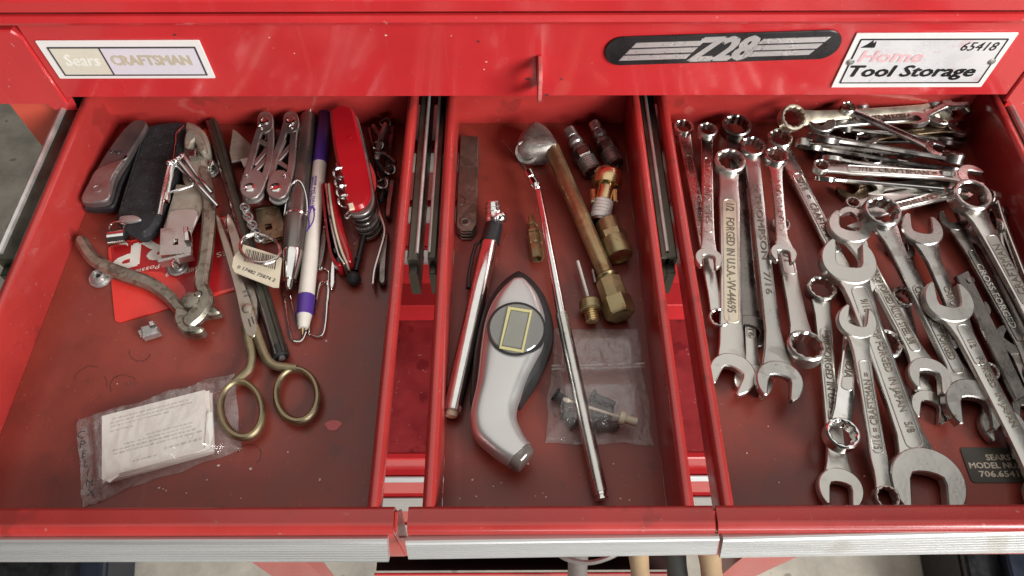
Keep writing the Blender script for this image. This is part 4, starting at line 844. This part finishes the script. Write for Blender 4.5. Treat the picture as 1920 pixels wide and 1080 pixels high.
for k in range(3): wire('wire_loop', t, [(662, 402 + 4*k, .014), (684, 404 + 4*k, .013), (700, 392 + 3*k, .012), (706, 372, .012)], .0006, 'worn_chrome')
# second red knife, on edge
t = T('pocket_knife', 'smaller red pocket knife lying on edge under the large red one, steel back showing', 'pocket knife', (628, 430))
band('scale', t, smooth([(606, 345), (610, 390), (616, 440), (624, 478), (634, 492)], 4), 5, .002, .0145, 'knife_red', .0015)
band('scale', t, smooth([(620, 345), (628, 390), (638, 435), (650, 470), (653, 484)], 4), 7, .002, .0140, 'knife_red', .0015)
band('back_spring', t, smooth([(611, 345), (616, 390), (624, 435), (634, 475), (644, 492)], 4), 2.6, .002, .0150, 'worn_chrome', .0005)
band('back_spring', t, smooth([(616, 345), (621, 390), (629, 432), (640, 470), (649, 490)], 4), 2.2, .002, .0146, 'cream', .0004)
for q in ((618, 407), (627, 470), (633, 487)): flat('spring_gap', t, [(q[0]-2, q[1]-4), (q[0]+2, q[1]-4), (q[0]+4, q[1]+4), (q[0], q[1]+4)], .0146, .01515, 'black', 0)
wire('key_loop', t, [(645, 497, .008), (655, 493, .009), (658, 484, .010), (652, 478, .010)], .0010, 'zinc')
flat('tweezer', t, smooth([(621, 492), (627, 494), (627, 530), (623, 540), (619, 538)], 3, True), .001, .0026, 'chrome', .0004)
# black rod key with ball end
t = T('antenna_stub', 'short black rod with a knobbly ball end below the large red knife', 'rod', (675, 470))
mb = MB(); A, B = at(689, 415, .005), at(667, 508, .0048); L = (B-A).length
mb.lathe(A, B, [(0, .0024), (L*.2, .0024), (L*.21, .0019), (L*.75, .0018), (L*.76, .0023), (L*.80, .0023), (L*.81, .0017), (L, .0017)], 14); link('shaft', mb, 'black', t)
mb = MB(); c = at(663, 522, .0046); mb.ball(c, .0044, 14)
for i in range(len(mb.v)): mb.v[i] = c + (mb.v[i] - c)*(1 + .22*noise.noise(mb.v[i]*700))
link('ball_end', mb, 'rubber', t)
# bent strips and a bunch of dark keys by the right wall
t = T('bent_strip', 'bent bright metal strip with a frayed end along the right wall of the left drawer', 'metal strip', (715, 460))
band('strip', t, smooth([(700, 360), (712, 400), (721, 432), (712, 470), (702, 505), (699, 530)], 4), 3.2, .002, .0085, 'worn_chrome', .0006)
band('strip', t, smooth([(722, 440), (718, 480), (716, 525)], 4), 7, .001, .0055, 'dark_steel', .0008)
t = T('key_bunch', 'tangle of small dark metal keys and clips in the shaded back corner', 'keys', (715, 290))
for q, hw, zt, m in (([(700, 235), (718, 262), (724, 290)], 5, .010, 'dark_steel'), ([(722, 232), (712, 262), (706, 292)], 5, .013, 'zinc'), ([(735, 240), (728, 300), (724, 350)], 6, .008, 'dark_steel'), ([(706, 300), (722, 318), (738, 312)], 4, .012, 'black'), ([(712, 330), (718, 350), (714, 372)], 4, .010, 'black'), ([(735, 340), (730, 372), (727, 400)], 6, .007, 'dark_steel'), ([(704, 282), (722, 286), (740, 300)], 3, .015, 'dark_steel'), ([(692, 240), (704, 300), (714, 352)], 4, .006, 'dark_steel')):
    band('key', t, smooth(q, 3), hw, zt - .004, zt, m, .0008)
for q in ((722, 230), (708, 272), (730, 318), (716, 344)):
    c = at(*q, .012); mb = MB(); mb.tube([c + Vector((.0035*cos(a), .0035*sin(a), .001*sin(2*a))) for a in [2*pi*i/14 for i in range(14)]], .0008, 7, closed=True); link('ring', mb, 'dark_steel', t)
# paper clips
for px, pth, lb in (((600, 570), [(612, 600), (617, 520), (615, 508), (604, 503), (595, 510), (581, 612), (584, 628), (597, 631), (609, 617), (615, 535), (609, 530), (600, 534), (590, 590)], 'steel paper clip lying right of the white pen tip'),
                    ((560, 590), [(544, 555), (552, 592), (560, 612), (572, 616), (579, 605), (570, 570), (560, 545), (545, 530), (534, 545), (534, 565), (545, 630), (553, 640), (566, 638), (574, 622)], 'steel paper clip lying under the white pen tip'),
                    ((607, 470), [(600, 470), (606, 430), (612, 425), (612, 440), (604, 480), (603, 505), (596, 500)], 'paper clip mostly hidden between white pen and red knife')):
    t = T('paper_clip', lb, 'paper clip', px, 0, 'paper clips'); wire('wire', t, [(x, y, .001 + .0006*(i % 3)) for i, (x, y) in enumerate(pth)], .00065, 'chrome', 8, k=5)
t = T('dark_tag', 'dull dark oval blade between the white pen and the red knife', 'blade', (603, 460)); flat('blade', t, smooth([(608, 425), (612, 450), (606, 490), (598, 505), (594, 490), (600, 445)], 3, True), .0015, .0035, 'dark_steel', .0006)
# leaflets in a clear bag
def bagfilm(name, t, Q, zf, nx, ny, m, seed=0, amp=.0016):
    """closed pouch of film between corner points Q (tl, tr, br, bl); zf(u, v) = height of what lies inside"""
    vs, fs = [], []
    for side in (0, 1):
        for j in range(ny + 1):
            for i in range(nx + 1):
                u_, v_ = i/nx, j/ny; p = Q[0].lerp(Q[1], u_).lerp(Q[3].lerp(Q[2], u_), v_)
                e = min(1, 9*min(u_, 1-u_, v_, 1-v_)); q = Vector((p.x*55 + seed, p.y*55, 0)); q2 = Vector((p.x*210, p.y*90 + seed, 3))
                wob = noise.noise(q*1.1)*amp*1.2 + (1 - abs(noise.noise(q2)))**3*amp*.7
                ed = Vector((noise.noise(Vector((p.x*80, p.y*80, seed)))*.0018, noise.noise(Vector((p.x*80, p.y*80, seed + 9)))*.0018, 0))*(1 if e < 1 else .3)
                z = .0005 + (zf(u_, v_) + wob + amp)*e if side == 0 else .00025
                vs.append((p.x + ed.x, p.y + ed.y, max(z, .0005) if side == 0 else z))
    n = (nx+1)*(ny+1)
    for side in (0, 1):
        for j in range(ny):
            for i in range(nx):
                k = side*n + j*(nx+1) + i; f = (k, k+1, k+nx+2, k+nx+1); fs.append(f if side else f[::-1])
    for i in range(nx): fs += [(i, i+1, n+i+1, n+i), (ny*(nx+1)+i, n+ny*(nx+1)+i, n+ny*(nx+1)+i+1, ny*(nx+1)+i+1)]
    for j in range(ny): k = j*(nx+1); fs += [(k, n+k, n+k+nx+1, k+nx+1), (k+nx, k+2*nx+1, n+k+2*nx+1, n+k+nx)]
    mb = MB(); mb.add(vs, fs); return link(name, mb, m, t, ang=70)
t = T('leaflet_stack', 'stack of folded white leaflets with faint grey print inside the clear bag', 'leaflets', (290, 820))
Qs = [(192, 783), (385, 732), (399, 848), (192, 906)]
for k, (q, z) in enumerate(((Qs, .0022), ([(196, 784), (398, 736), (401, 846), (197, 903)], .0038), ([(194, 782), (392, 732), (398, 845), (193, 899)], .0054), ([(191, 780), (384, 731), (392, 842), (191, 896)], .0076))):
    P = U(q, z); mb = MB(); mb.prism([tuple(p)[:2] for p in P], z - (.0014 if k else .0020), z, 0); link('leaflet', mb, 'paper', t)
flat('folded_corner', t, [(191, 896), (192, 884), (225, 889), (205, 905)], .0076, .0080, 'paper', 0)
flat('cover_flap', t, [(388, 775), (397, 772), (399, 815), (392, 842), (384, 840)], .0077, .0082, 'paper', 0)
P4 = U([(191, 780), (384, 731), (392, 842), (191, 896)], .0077)
def lp(s, r): p = P4[0].lerp(P4[1], s).lerp(P4[3].lerp(P4[2], s), r); return p.x, p.y
for r, s0, s1, hh in ((.10, .10, .84, .012), (.16, .08, .82, .012), (.22, .08, .6, .010), (.30, .08, .30, .012), (.50, .42, .84, .012), (.56, .2, .84, .012), (.62, .1, .86, .014), (.68, .1, .9, .014), (.80, .58, .92, .018), (.87, .28, .5, .012)):
    random.seed(int(r*100)); s = s0
    while s < s1:                            # words as short dashes of print
        w0 = random.uniform(.02, .06); mb = MB(); mb.prism([lp(s, r - hh), lp(s + w0, r - hh), lp(s + w0, r + hh), lp(s, r + hh)], .00765, .00772); link('print_line', mb, 'paper_print', t); s += w0 + .012
p = at(357, 818, .0078); mb = MB(); mb.ring(arc(p.x, p.y, .0016, 0, 350, 14), arc(p.x, p.y, .0011, 0, 350, 14), .00765, .00775); link('print_ring', mb, 'paper_print', t)
t = T('plastic_bag', 'crumpled clear plastic bag around the white leaflets at the front of the left drawer', 'plastic bag', (300, 820))
Q = [at(*p, .001) for p in ((147, 786), (440, 696), (452, 840), (157, 948))]
inside = lambda u_, v_: .0080*min(1, max(0, (u_ - .06)/.08))*min(1, max(0, (.90 - u_)/.1))*min(1, 8*min(v_, 1 - v_))
bagfilm('film', t, Q, inside, 80, 46, 'film', 2.3, .0015)
bagfilm('header_strip', t, [at(*p, .002) for p in ((143, 785), (168, 783), (186, 935), (152, 952))], lambda a, b: .002, 8, 40, 'film_haze', 5.1, .0011)
for k, ch in enumerate('CPELIMX'):
    p = at(152 + 3.2*k, 815 + 18*k, .0062); text(ch, Matrix.Translation(p) @ Matrix.Rotation(radians(8), 4, 'Z'), 'ink', t, size=.0042 if k < 2 else .0036, name='bag_lettering', ext=.0001)
# grease stains and paint chips on the drawer floors
def speck(px, r, drw, m='chip', z=.0002):
    p = at(*px, 0); mb = MB(); a0 = random.uniform(0, 6)
    mb.prism([(p.x + r*random.uniform(.6, 1.2)*cos(a0 + a), p.y + r*random.uniform(.5, 1.2)*sin(a0 + a)) for a in (0, 1.2, 2.5, 3.8, 5)], .0001, z + r*.3); return link('paint_chip', mb, m, drw)
random.seed(11)
for px in ((299, 915), (306, 917), (312, 920), (410, 873), (420, 957), (452, 935), (540, 848), (350, 925), (388, 900), (470, 880), (220, 720), (520, 770), (612, 640), (600, 900)): speck(px, random.uniform(.0004, .0009), dl)
for px in ((886, 900), (893, 931), (940, 905), (1004, 930), (1018, 925), (1024, 932), (1163, 935), (925, 912), (1150, 870), (990, 870), (1180, 938), (862, 935)): speck(px, random.uniform(.0003, .0007), dm)
for px in ((1440, 800), (1620, 893), (1400, 850), (1460, 905)): speck(px, random.uniform(.0003, .0006), dr)
for cx, cy, rr, a0, a1 in ((172, 715, 33, 180, 300), (170, 718, 30, 330, 380), (232, 725, 26, 150, 330), (468, 852, 22, 190, 420), (262, 660, 20, 10, 200)):
    mb = MB(); o = [at(cx + rr*cos(radians(a)) * (1 + .12*noise.noise(Vector((a*.05, cx, 0)))), cy + rr*.85*sin(radians(a))*(1 + .15*noise.noise(Vector((a*.06, cy, 2)))), .00015) for a in range(a0, a1, 8)]
    vs = []
    for i in range(len(o)):
        w1 = .0001 + .0005*abs(noise.noise(Vector((i*.7, cx, 1)))); d_ = (o[min(i+1, len(o)-1)] - o[max(0, i-1)]).normalized(); n_ = Vector((-d_.y, d_.x, 0))*w1; vs += [o[i] + n_, o[i] - n_]
    mb.add(vs, [(2*i, 2*i+1, 2*i+3, 2*i+2) for i in range(len(o)-1)]); link('grease_stain', mb, 'stain', dl)
p = at(625, 798, 0); mb = MB(); mb.prism([(p.x + .0042*cos(a)*(1 + .2*sin(3*a)), p.y + .003*sin(a)) for a in [2*pi*i/14 for i in range(14)]], .0001, .0003); link('red_paint_spot', mb, 'red', dl)

# ================================================================ middle drawer
t = T('feeler_gauge', 'brown tarnished flat feeler gauge with a riveted round end in the back left corner', 'feeler gauge', (875, 345))
fo = [(864, 253), (897, 255), (893, 420), (884, 432), (866, 432), (856, 424), (858, 350)]
flat('cover', t, fo, .0055, .0068, 'bronze', .0004)
for k in range(3): flat('leaf', t, shift(fo, 0, 2.5 + 2.5*k), .0040 - .0018*k, .0053 - .0018*k, ('dark_steel', 'bronze', 'dark_steel')[k], .0003, zp=.0065)
c = at(872, 416, .0068); mb = MB(); mb.lathe(c, c + Vector((0, 0, 1)), [(-.001, .0034), (.0005, .0034), (.0008, .0026), (.0006, .0018), (-.0006, .0016), (-.0006, .0001)], 18); link('rivet', mb, 'bronze', t)
mb = MB(); mb.lathe(c, c + Vector((0, 0, 1)), [(-.0006, .0015), (.0002, .0015), (.0002, .0001)], 14); link('rivet_hole', mb, 'black', t)  # black disc stands in for the shade in the hole
mb = MB(); p = at(862, 376, .0069); mb.tube([p + Vector((.0035*cos(a), .0035*sin(a), 0)) for a in [-1.4 + i*.3 for i in range(10)]], .0002, 5); link('scratch_mark', mb, 'black', t)
# chrome pencil tyre gauge
t = T('tyre_gauge', 'chrome pencil tyre gauge with a black collar and pocket clip along the left wall', 'tyre gauge', (890, 600))
A, B = at(919, 452, .0075), at(846, 778, .0065); L = (B - A).length; d = (B - A).normalized()
mb = MB(); mb.lathe(A, B, [(0, .0050), (.001, .0053), (L*.975, .0052), (L*.985, .0048), (L*.986, .0001)], 26); link('barrel', mb, 'chrome', t)
mb = MB(); mb.lathe(A, B, [(L*.98, .0036), (L*1.0, .0034), (L*1.008, .0028), (L*1.008, .0001)], 18); link('indicator_end', mb, 'cream', t)
A2 = at(927, 421, .0085); mb = MB(); e = (A2 - A).length; mb.lathe(A2, A, [(0, .0046), (.0005, .0054), (e + .0015, .0058), (e + .002, .0001)], 24); link('collar', mb, 'black', t)
A3 = at(924, 380, .0135); mb = MB(); e = (A2 - A3).length
mb.lathe(A3, A2, [(e*.05, .0001), (0, .0030), (0, .0044), (e*.06, .0048), (e*.08, .0042), (e*.2, .0042), (e*.22, .0050), (e*.27, .0050), (e*.29, .0044), (e*.38, .0044), (e*.4, .0052), (e*.45, .0052), (e*.47, .0046), (e*.55, .0048), (e*.75, .0058), (e*.9, .0052), (e*1.05, .005)], 22); link('chuck', mb, 'chrome', t)
mb = MB(); mb.ball(at(938, 408, .011), .0042, 14); link('chuck_knob', mb, 'chrome', t)
c = at(928, 409, .0165); mb = MB(); mb.ball(c, .0012, 10); link('pin', mb, 'zinc', t)
side = d.cross(Vector((0, 0, 1))).normalized(); side = side if side.x < 0 else -side
mb = MB(); q = [A + side*.0055 + d*.001, A + side*.0080 + d*.004, A + side*.0085 + d*.012, A + side*.0078 + d*.028, A + side*.0064 + d*.035]
mb.tube(q, [.0008, .0011, .0011, .0011, .0016], 8, up=(0, 0, 1)); link('pocket_clip', mb, 'black', t)
# digital tyre gauge
t = T('digital_tyre_gauge', 'silver and black digital tyre gauge with a round grey display', 'tyre gauge', (955, 700))
bl = [(968, 524, 976, 524), (942, 541, 998, 537), (914, 574, 1022, 568), (900, 618, 1035, 607), (890, 666, 1038, 641), (886, 703, 1026, 678), (883, 737, 1006, 722), (882, 759, 985, 752), (884, 770, 976, 765)]
sv = [(968, 535, 976, 535), (957, 538, 986, 537), (937, 555, 1003, 553), (920, 580, 1014, 574), (909, 611, 1022, 605), (902, 655, 1019, 652), (898, 692, 1004, 684), (893, 729, 989, 714), (885, 763, 979, 740), (882, 792, 970, 765), (890, 822, 969, 788), (911, 844, 978, 812), (934, 862, 987, 828), (953, 873, 994, 836)]
def ribs(q, k=4):
    q = smooth(q, k); return q
q = ribs(bl); z = .0035; n = len(q); mb = MB(); hs = [.006 + .006*min(1, 3*min(i/(n-1), 1))*1 for i in range(n)]
mb.dome([at(a, b, z) for a, b, _, _ in q], [at(a, b, z) for _, _, a, b in q], .0005, [h + .006 for h in hs], 14, .45); link('grip', mb, 'rubber', t)
q = ribs(sv); n = len(q); z = .014; mb = MB(); hs = [(.0105 + .0015*sin(pi*min(1, i/(n-1)*1.3)))*min(1, .35 + i/5) for i in range(n)]
mb.dome([at(a, b, z) for a, b, _, _ in q], [at(a, b, z) for _, _, a, b in q], .0125, hs, 18, .55); link('shell', mb, 'silver_plastic', t, ang=60)
q = ribs([(953, 873, 994, 836), (966, 880, 1000, 846), (973, 882, 1001, 851)], 3); mb = MB(); mb.dome([at(a, b, z) for a, b, _, _ in q], [at(a, b, z) for _, _, a, b in q], .0105, [.0118, .0115, .0110, .0105, .010, .0095, .009][:len(q)], 16, .55); link('nozzle', mb, 'clear_tip', t, ang=50)
zs = .0262; el = [at(968 + 52*cos(a), 615 + 47*sin(a), zs) for a in [2*pi*i/40 for i in range(40)]]
mb = MB(); mb.prism([tuple(p)[:2] for p in el], .020, zs, .0008); link('display_window', mb, 'lens', t)
mb = MB(); c0 = at(968, 615, zs); ro = [tuple(c0 + (p - c0)*1.045)[:2] for p in el]; mb.ring(ro, [tuple(c0 + (p - c0)*.985)[:2] for p in el], .020, zs - .0006, .0003); link('display_bezel', mb, 'rubber', t)
of = U([(953, 575), (998, 582), (981, 661), (936, 653)], zs + .0004); inn = U([(957.5, 580), (993.5, 586), (978, 656), (940, 649)], zs + .0004)
mb = MB(); mb.ring([tuple(p)[:2] for p in of], [tuple(p)[:2] for p in inn], zs + .0001, zs + .0006); link('display_frame', mb, 'yellow', t)
flat('display_panel', t, [(959, 582), (992, 588), (977, 653), (942, 647)], zs + .0001, zs + .0003, 'lcd', 0)
# telescopic rod
t = T('telescopic_rod', 'long chrome telescopic pick up rod lying diagonally across the middle drawer', 'telescopic rod', (1060, 620))
pts = [(992, 322), (1013, 368), (1052, 588), (1130, 938)]
def pzr(x, y, r): return at(x, y, r)
A, B = at(1010, 360, .012), at(1053, 590, .014); d = (B-A).normalized(); L = (B-A).length
mb = MB(); mb.lathe(A, B, [(-.001, .0006), (0, .0022), (L, .0028)], 18); link('inner_tube', mb, 'chrome', t)
A2, B2 = at(1053, 588, .014), at(1127, 928, .006); L2 = (B2-A2).length
mb = MB(); mb.lathe(A2, B2, [(0, .0030), (.0003, .0036), (L2*.985, .0037), (L2*.986, .0032)], 20); link('outer_tube', mb, 'worn_chrome', t)
mb = MB(); mb.lathe(A2, B2, [(L2*.985, .0033), (L2*1.0, .0034), (L2*1.002, .0028), (L2*1.012, .0028), (L2*1.014, .0036), (L2*1.022, .0036), (L2*1.025, .003), (L2*1.025, .0001)], 18); link('end_knob', mb, 'chrome', t)
A3 = at(990, 322, .0095); L3 = (A - A3).length
mb = MB(); mb.lathe(A3, A, [(0, .0020), (.0004, .0028), (L3*.33, .0029), (L3*.35, .0022), (L3*.42, .0022), (L3*.45, .0029), (L3*.62, .0032), (L3*.72, .0034), (L3*.78, .0026), (L3*.84, .0022), (L3*.86, .0026), (L3*.9, .0026), (L3*.92, .0020), (L3*1.02, .002)], 18); link('ferrule', mb, 'chrome', t)
mb = MB(); mb.tube([at(942, 265, .004), at(990, 324, .0095)], [.0006, .0009], 8); link('needle', mb, 'dark_steel', t)
# brass air chuck
t = T('air_chuck', 'brass air chuck with a grey cast head and hex nut lying diagonally at the back', 'air chuck', (1080, 400))
A, B = at(1034, 278, .012), at(1139, 520, .010); L = (B-A).length
mb = MB(); mb.lathe(A, B, [(-.002, .0040), (0, .0052), (L, .0050)], 22); link('tube', mb, 'brass', t)
B2 = at(1164, 590, .0095); e = (B2 - B).length; d = (B2 - B).normalized()
mb = MB(); mb.lathe(B - d*.002, B2, [(0, .0054), (.0015, .0066), (.003, .0054), (.0042, .0054)], 20); link('collar', mb, 'brass', t)
mb = MB(); mb.lathe(B + d*.002, B2, [(0, .0068), (.0008, .0078), (e*.54, .0080), (e*.55, .0072)], 8); link('nut_body', mb, 'brass', t)
mb = MB(); mb.lathe(B + d*(.002 + e*.5), B2, [(0, .0074), (.0008, .0088), (e*.40, .0089), (e*.46, .0080), (e*.46, .0062), (e*.2, .0060), (e*.2, .0001)], 6, .3); link('hex_nut', mb, 'brass', t)
for k in range(3):
    mb = MB(); mb.lathe(B + d*(.002 + e*(.80 + .055*k)), B2, [(0, .0064), (.0008, .0056), (.0016, .0064)], 18); link('thread', mb, 'brass', t)
hq = [(985, 262, 1020, 268), (983, 240, 1034, 250), (975, 262, 1040, 268), (969, 280, 1046, 280), (970, 292, 1044, 290)]
mb = MB(); hd = smooth([(996, 233), (975, 255), (968, 278), (974, 288), (990, 292), (1010, 292), (1028, 290), (1046, 284), (1044, 268), (1030, 248), (1012, 235)], 3, True)
P = [tuple(p)[:2] for p in U(hd, .012)]; V = [Vector(p) for p in P]; cc = sum(V, Vector((0, 0)))/len(V)
mb.loft([[(cc.x + (p.x-cc.x)*s, cc.y + (p.y-cc.y)*s, zz) for p in V] for s, zz in ((.8, .001), (.97, .003), (1, .008), (.98, .013), (.86, .0165), (.6, .0185), (.2, .019))]); link('head', mb, 'cast', t, ang=55)
c = at(989, 284, .0105); dd = Vector((-.12, -.72, .68)).normalized(); mb = MB()
mb.lathe(c, c + dd, [(-.002, .0072), (.002, .0080), (.0034, .0076), (.0034, .0058), (.0012, .0052), (.0030, .0042), (.0030, .003), (-.001, .0026), (-.001, .0001)], 22); link('valve_mouth', mb, 'cast', t)
mb = MB(); mb.tube([at(*p) for p in smooth([(972, 270, .0165), (990, 264, .0175), (1010, 272, .0178), (1042, 270, .0165)], 5)], .0009, 7); link('casting_edge', mb, 'zinc', t)
# plugs
def plug(A, B, label):
    t = T('air_plug', label, 'air plug', B, 0, 'steel air line plugs'); a, b = at(*A), at(*B); L = (b - a).length; d = (b-a).normalized()
    mb = MB(); mb.lathe(a, b, [(0, .0001), (0, .0034), (.0005, .0040), (L*.18, .0040), (L*.19, .0035), (L*.25, .0035), (L*.26, .0048), (L*.34, .0048), (L*.37, .0038), (L*.44, .0040), (L*.46, .0052), (L*.50, .0052), (L*.51, .0044), (L*.54, .0044)], 20); link('nipple', mb, 'zinc', t)
    mb = MB(); mb.lathe(a, b, [(L*.50, .0060), (L*.53, .0074), (L*.68, .0074), (L*.71, .0060)], 6, .2); link('hex_collar', mb, 'dark_steel', t)
    mb = MB(); screwy(mb, a, b, L*.69, L*.96, .0063, .0014, .0009, 22); link('thread', mb, 'zinc', t)
    mb = MB(); mb.lathe(a, b, [(L*.94, .0052), (L*1.0, .0056), (L*1.0, .0044), (L*.97, .0042), (L*.97, .0001)], 20); link('bore', mb, 'dark_steel', t)
plug((1066, 243, .009), (1113, 324, .0065), 'steel air plug nearer the brass chuck, left of its twin')
plug((1113, 231, .009), (1155, 310, .0065), 'steel air plug in the back right corner, right of its twin')
# brass fitting with thread tape
t = T('brass_elbow', 'bright brass fitting with white thread tape below the two steel plugs', 'brass fitting', (1135, 365))
A, B = at(1139, 338, .0125), at(1125, 412, .0085); L = (B - A).length; d = (B-A).normalized()
mb = MB(); mb.lathe(A - d*.008, B, [(0, .0001), (.0003, .0050), (.0015, .0078), (.004, .0094), (.009, .0096), (.013, .0086), (.0135, .004)], 24); link('dome_end', mb, 'brass_bright', t)
mb = MB(); mb.lathe(A, B, [(0, .0060), (.004, .0060), (L*.55, .0058), (L*.56, .0050)], 18); link('neck', mb, 'brass_bright', t)
for px in ((1112, 366), (1155, 366)): flat('lug', t, [(px[0]-5, px[1]-14), (px[0]+5, px[1]-14), (px[0]+4, px[1]+10), (px[0]-4, px[1]+10)], .008, .015, 'brass_bright', .001)
mb = MB(); prof = [(L*.52, .0045)]
for k in range(5): prof += [(L*(.55 + .08*k), .0060), (L*(.59 + .08*k), .0066), (L*(.62 + .08*k), .0061)]
mb.lathe(A, B, prof + [(L*.99, .0056), (L*.99, .0001)], 20); link('thread_tape', mb, 'tape', t)
mb = MB(); mb.lathe(A, B, [(L*.97, .0053), (L*1.06, .0053), (L*1.06, .0042), (L*1.0, .004), (L*1.0, .0001)], 18); link('open_end', mb, 'dark_steel', t)
# brass coupling
t = T('brass_coupling', 'brass hex coupling lying below the taped fitting by the right wall', 'brass fitting', (1152, 450))
A, B = at(1138, 416, .0085), at(1163, 482, .0085); L = (B-A).length
mb = MB(); mb.lathe(A, B, [(0, .0001), (0, .0066), (.0006, .0072), (L*.36, .0073)], 22); link('small_barrel', mb, 'brass', t)
mb = MB(); mb.lathe(A, B, [(L*.34, .0075), (L*.37, .0088), (L*.52, .0088), (L*.55, .0078)], 6, .25); link('hex_collar', mb, 'brass', t)
mb = MB(); mb.lathe(A, B, [(L*.53, .0082), (L*.95, .0083), (L, .0078), (L, .0064), (L*.7, .0060), (L*.7, .0001)], 22); link('threaded_barrel', mb, 'brass', t)
for k in range(2):
    mb = MB(); mb.lathe(A, B, [(L*(.84 + .07*k), .0066), (L*(.865 + .07*k), .0058), (L*(.89 + .07*k), .0066)], 18); link('thread', mb, 'brass_bright', t)
# small brass nozzle
t = T('brass_nozzle', 'small stepped brass nozzle standing left of the telescopic rod', 'brass nozzle', (1004, 450))
A, B = at(996, 406, .0052), at(1008, 486, .0050); L = (B-A).length
mb = MB(); mb.lathe(A, B, [(0, .0001), (0, .0018), (L*.18, .0027), (L*.19, .0034), (L*.23, .0034), (L*.24, .0027), (L*.36, .0034), (L*.37, .0044), (L*.42, .0044), (L*.43, .0038), (L*.46, .0046), (L*.66, .0046), (L*.68, .0040), (L*.70, .0043), (L*.97, .0042), (L, .0038), (L, .0026), (L*.85, .0024), (L*.85, .0001)], 8); link('body', mb, 'brass', t)
# inflating needle adaptor
t = T('needle_adaptor', 'inflating needle with a round brass base in front of the brass nut', 'inflating needle', (1108, 575))
A, B = at(1083, 490, .0075), at(1104, 563, .0075); mb = MB(); mb.tube([A, B], .0010, 10); link('needle', mb, 'white', t)
d = (at(1112, 606, .0065) - B).normalized(); mb = MB(); mb.lathe(B, B + d, [(0, .0001), (0, .0052), (.001, .0060), (.0060, .0062), (.0066, .0052), (.0066, .0001)], 26); link('knurled_base', mb, 'brass', t)
mb = MB(); screwy(mb, B, B + d, .0064, .0138, .0040, .0014, .0008, 18); link('thread', mb, 'brass_bright', t)
mb = MB(); mb.tube([at(1112, 506, .003), at(1117, 530, .003)], .0011, 8); tag(link('pin', mb, 'zinc'), 'short bright pin lying beside the brass tube of the air chuck', 'pin')
# bag of valve caps and needle
t = T('valve_cap', 'black rubber valve parts inside the small clear bag', 'valve cap', (1130, 760))
def cap(A, B, r, m='black'):
    a, b = at(*A), at(*B); L = (b - a).length; mb = MB()
    mb.lathe(a, b, [(0, .0001), (0, r*1.25), (L*.12, r*1.3), (L*.18, r*.85), (L*.55, r*.8), (L*.62, r), (L*.95, r*.92), (L, r*.7), (L, .0001)], 14); link('rubber_cap', mb, m, t)
for q in (((1040, 738, .0040), (1066, 756, .0030), .0030), ((1060, 772, .0035), (1078, 800, .0030), .0030), ((1108, 742, .0035), (1152, 762, .0035), .0030), ((1100, 792, .0040), (1146, 770, .0035), .0034), ((1118, 800, .0030), (1160, 798, .0030), .0028), ((1098, 760, .0030), (1112, 790, .0030), .0028)): cap(*q)
t = T('inflating_needle', 'pale metal inflating needle with a knurled base inside the small clear bag', 'inflating needle', (1130, 770))
A, B = at(1056, 748, .0098), at(1172, 785, .0098); L = (B-A).length; d = (B-A).normalized()
mb = MB(); mb.lathe(A, B, [(0, .0009), (L*.08, .0014), (L*.12, .0007), (L, .0007)], 10); link('needle', mb, 'cream', t)
mb = MB(); mb.lathe(B - d*.003, B + d, [(0, .0022), (.0002, .0036), (.0030, .0036), (.0032, .0024), (.0040, .0022), (.0092, .0024), (.0094, .0001)], 14); link('base', mb, 'cream', t)
t = T('plastic_bag', 'small clear zip bag of valve parts partly under the telescopic rod', 'plastic bag', (1120, 730))
Q = [at(*p, .001) for p in ((1040, 616), (1196, 614), (1226, 832), (1020, 830))]
def inz(u_, v_):
    return .0075*max(0, min(1, (v_ - .42)/.16))*max(0, min(1, (.97 - v_)/.12))*max(0, min(1, 6*min(u_, 1 - u_))) + .0015
bagfilm('film', t, Q, inz, 44, 48, 'film_haze', 8.7, .0014)
mb = MB(); a, b = Q[0].lerp(Q[3], .38), Q[1].lerp(Q[2], .36)
mb.tube([a.lerp(b, i/20) + Vector((0, 0, .0042 + .0006*sin(i*1.3))) for i in range(21)], .0007, 6); mb.tube([a.lerp(b, i/20) + Vector((0, -.002, .0042 + .0006*sin(i*1.1))) for i in range(21)], .0006, 6); link('zip_seam', mb, 'film_haze', t)
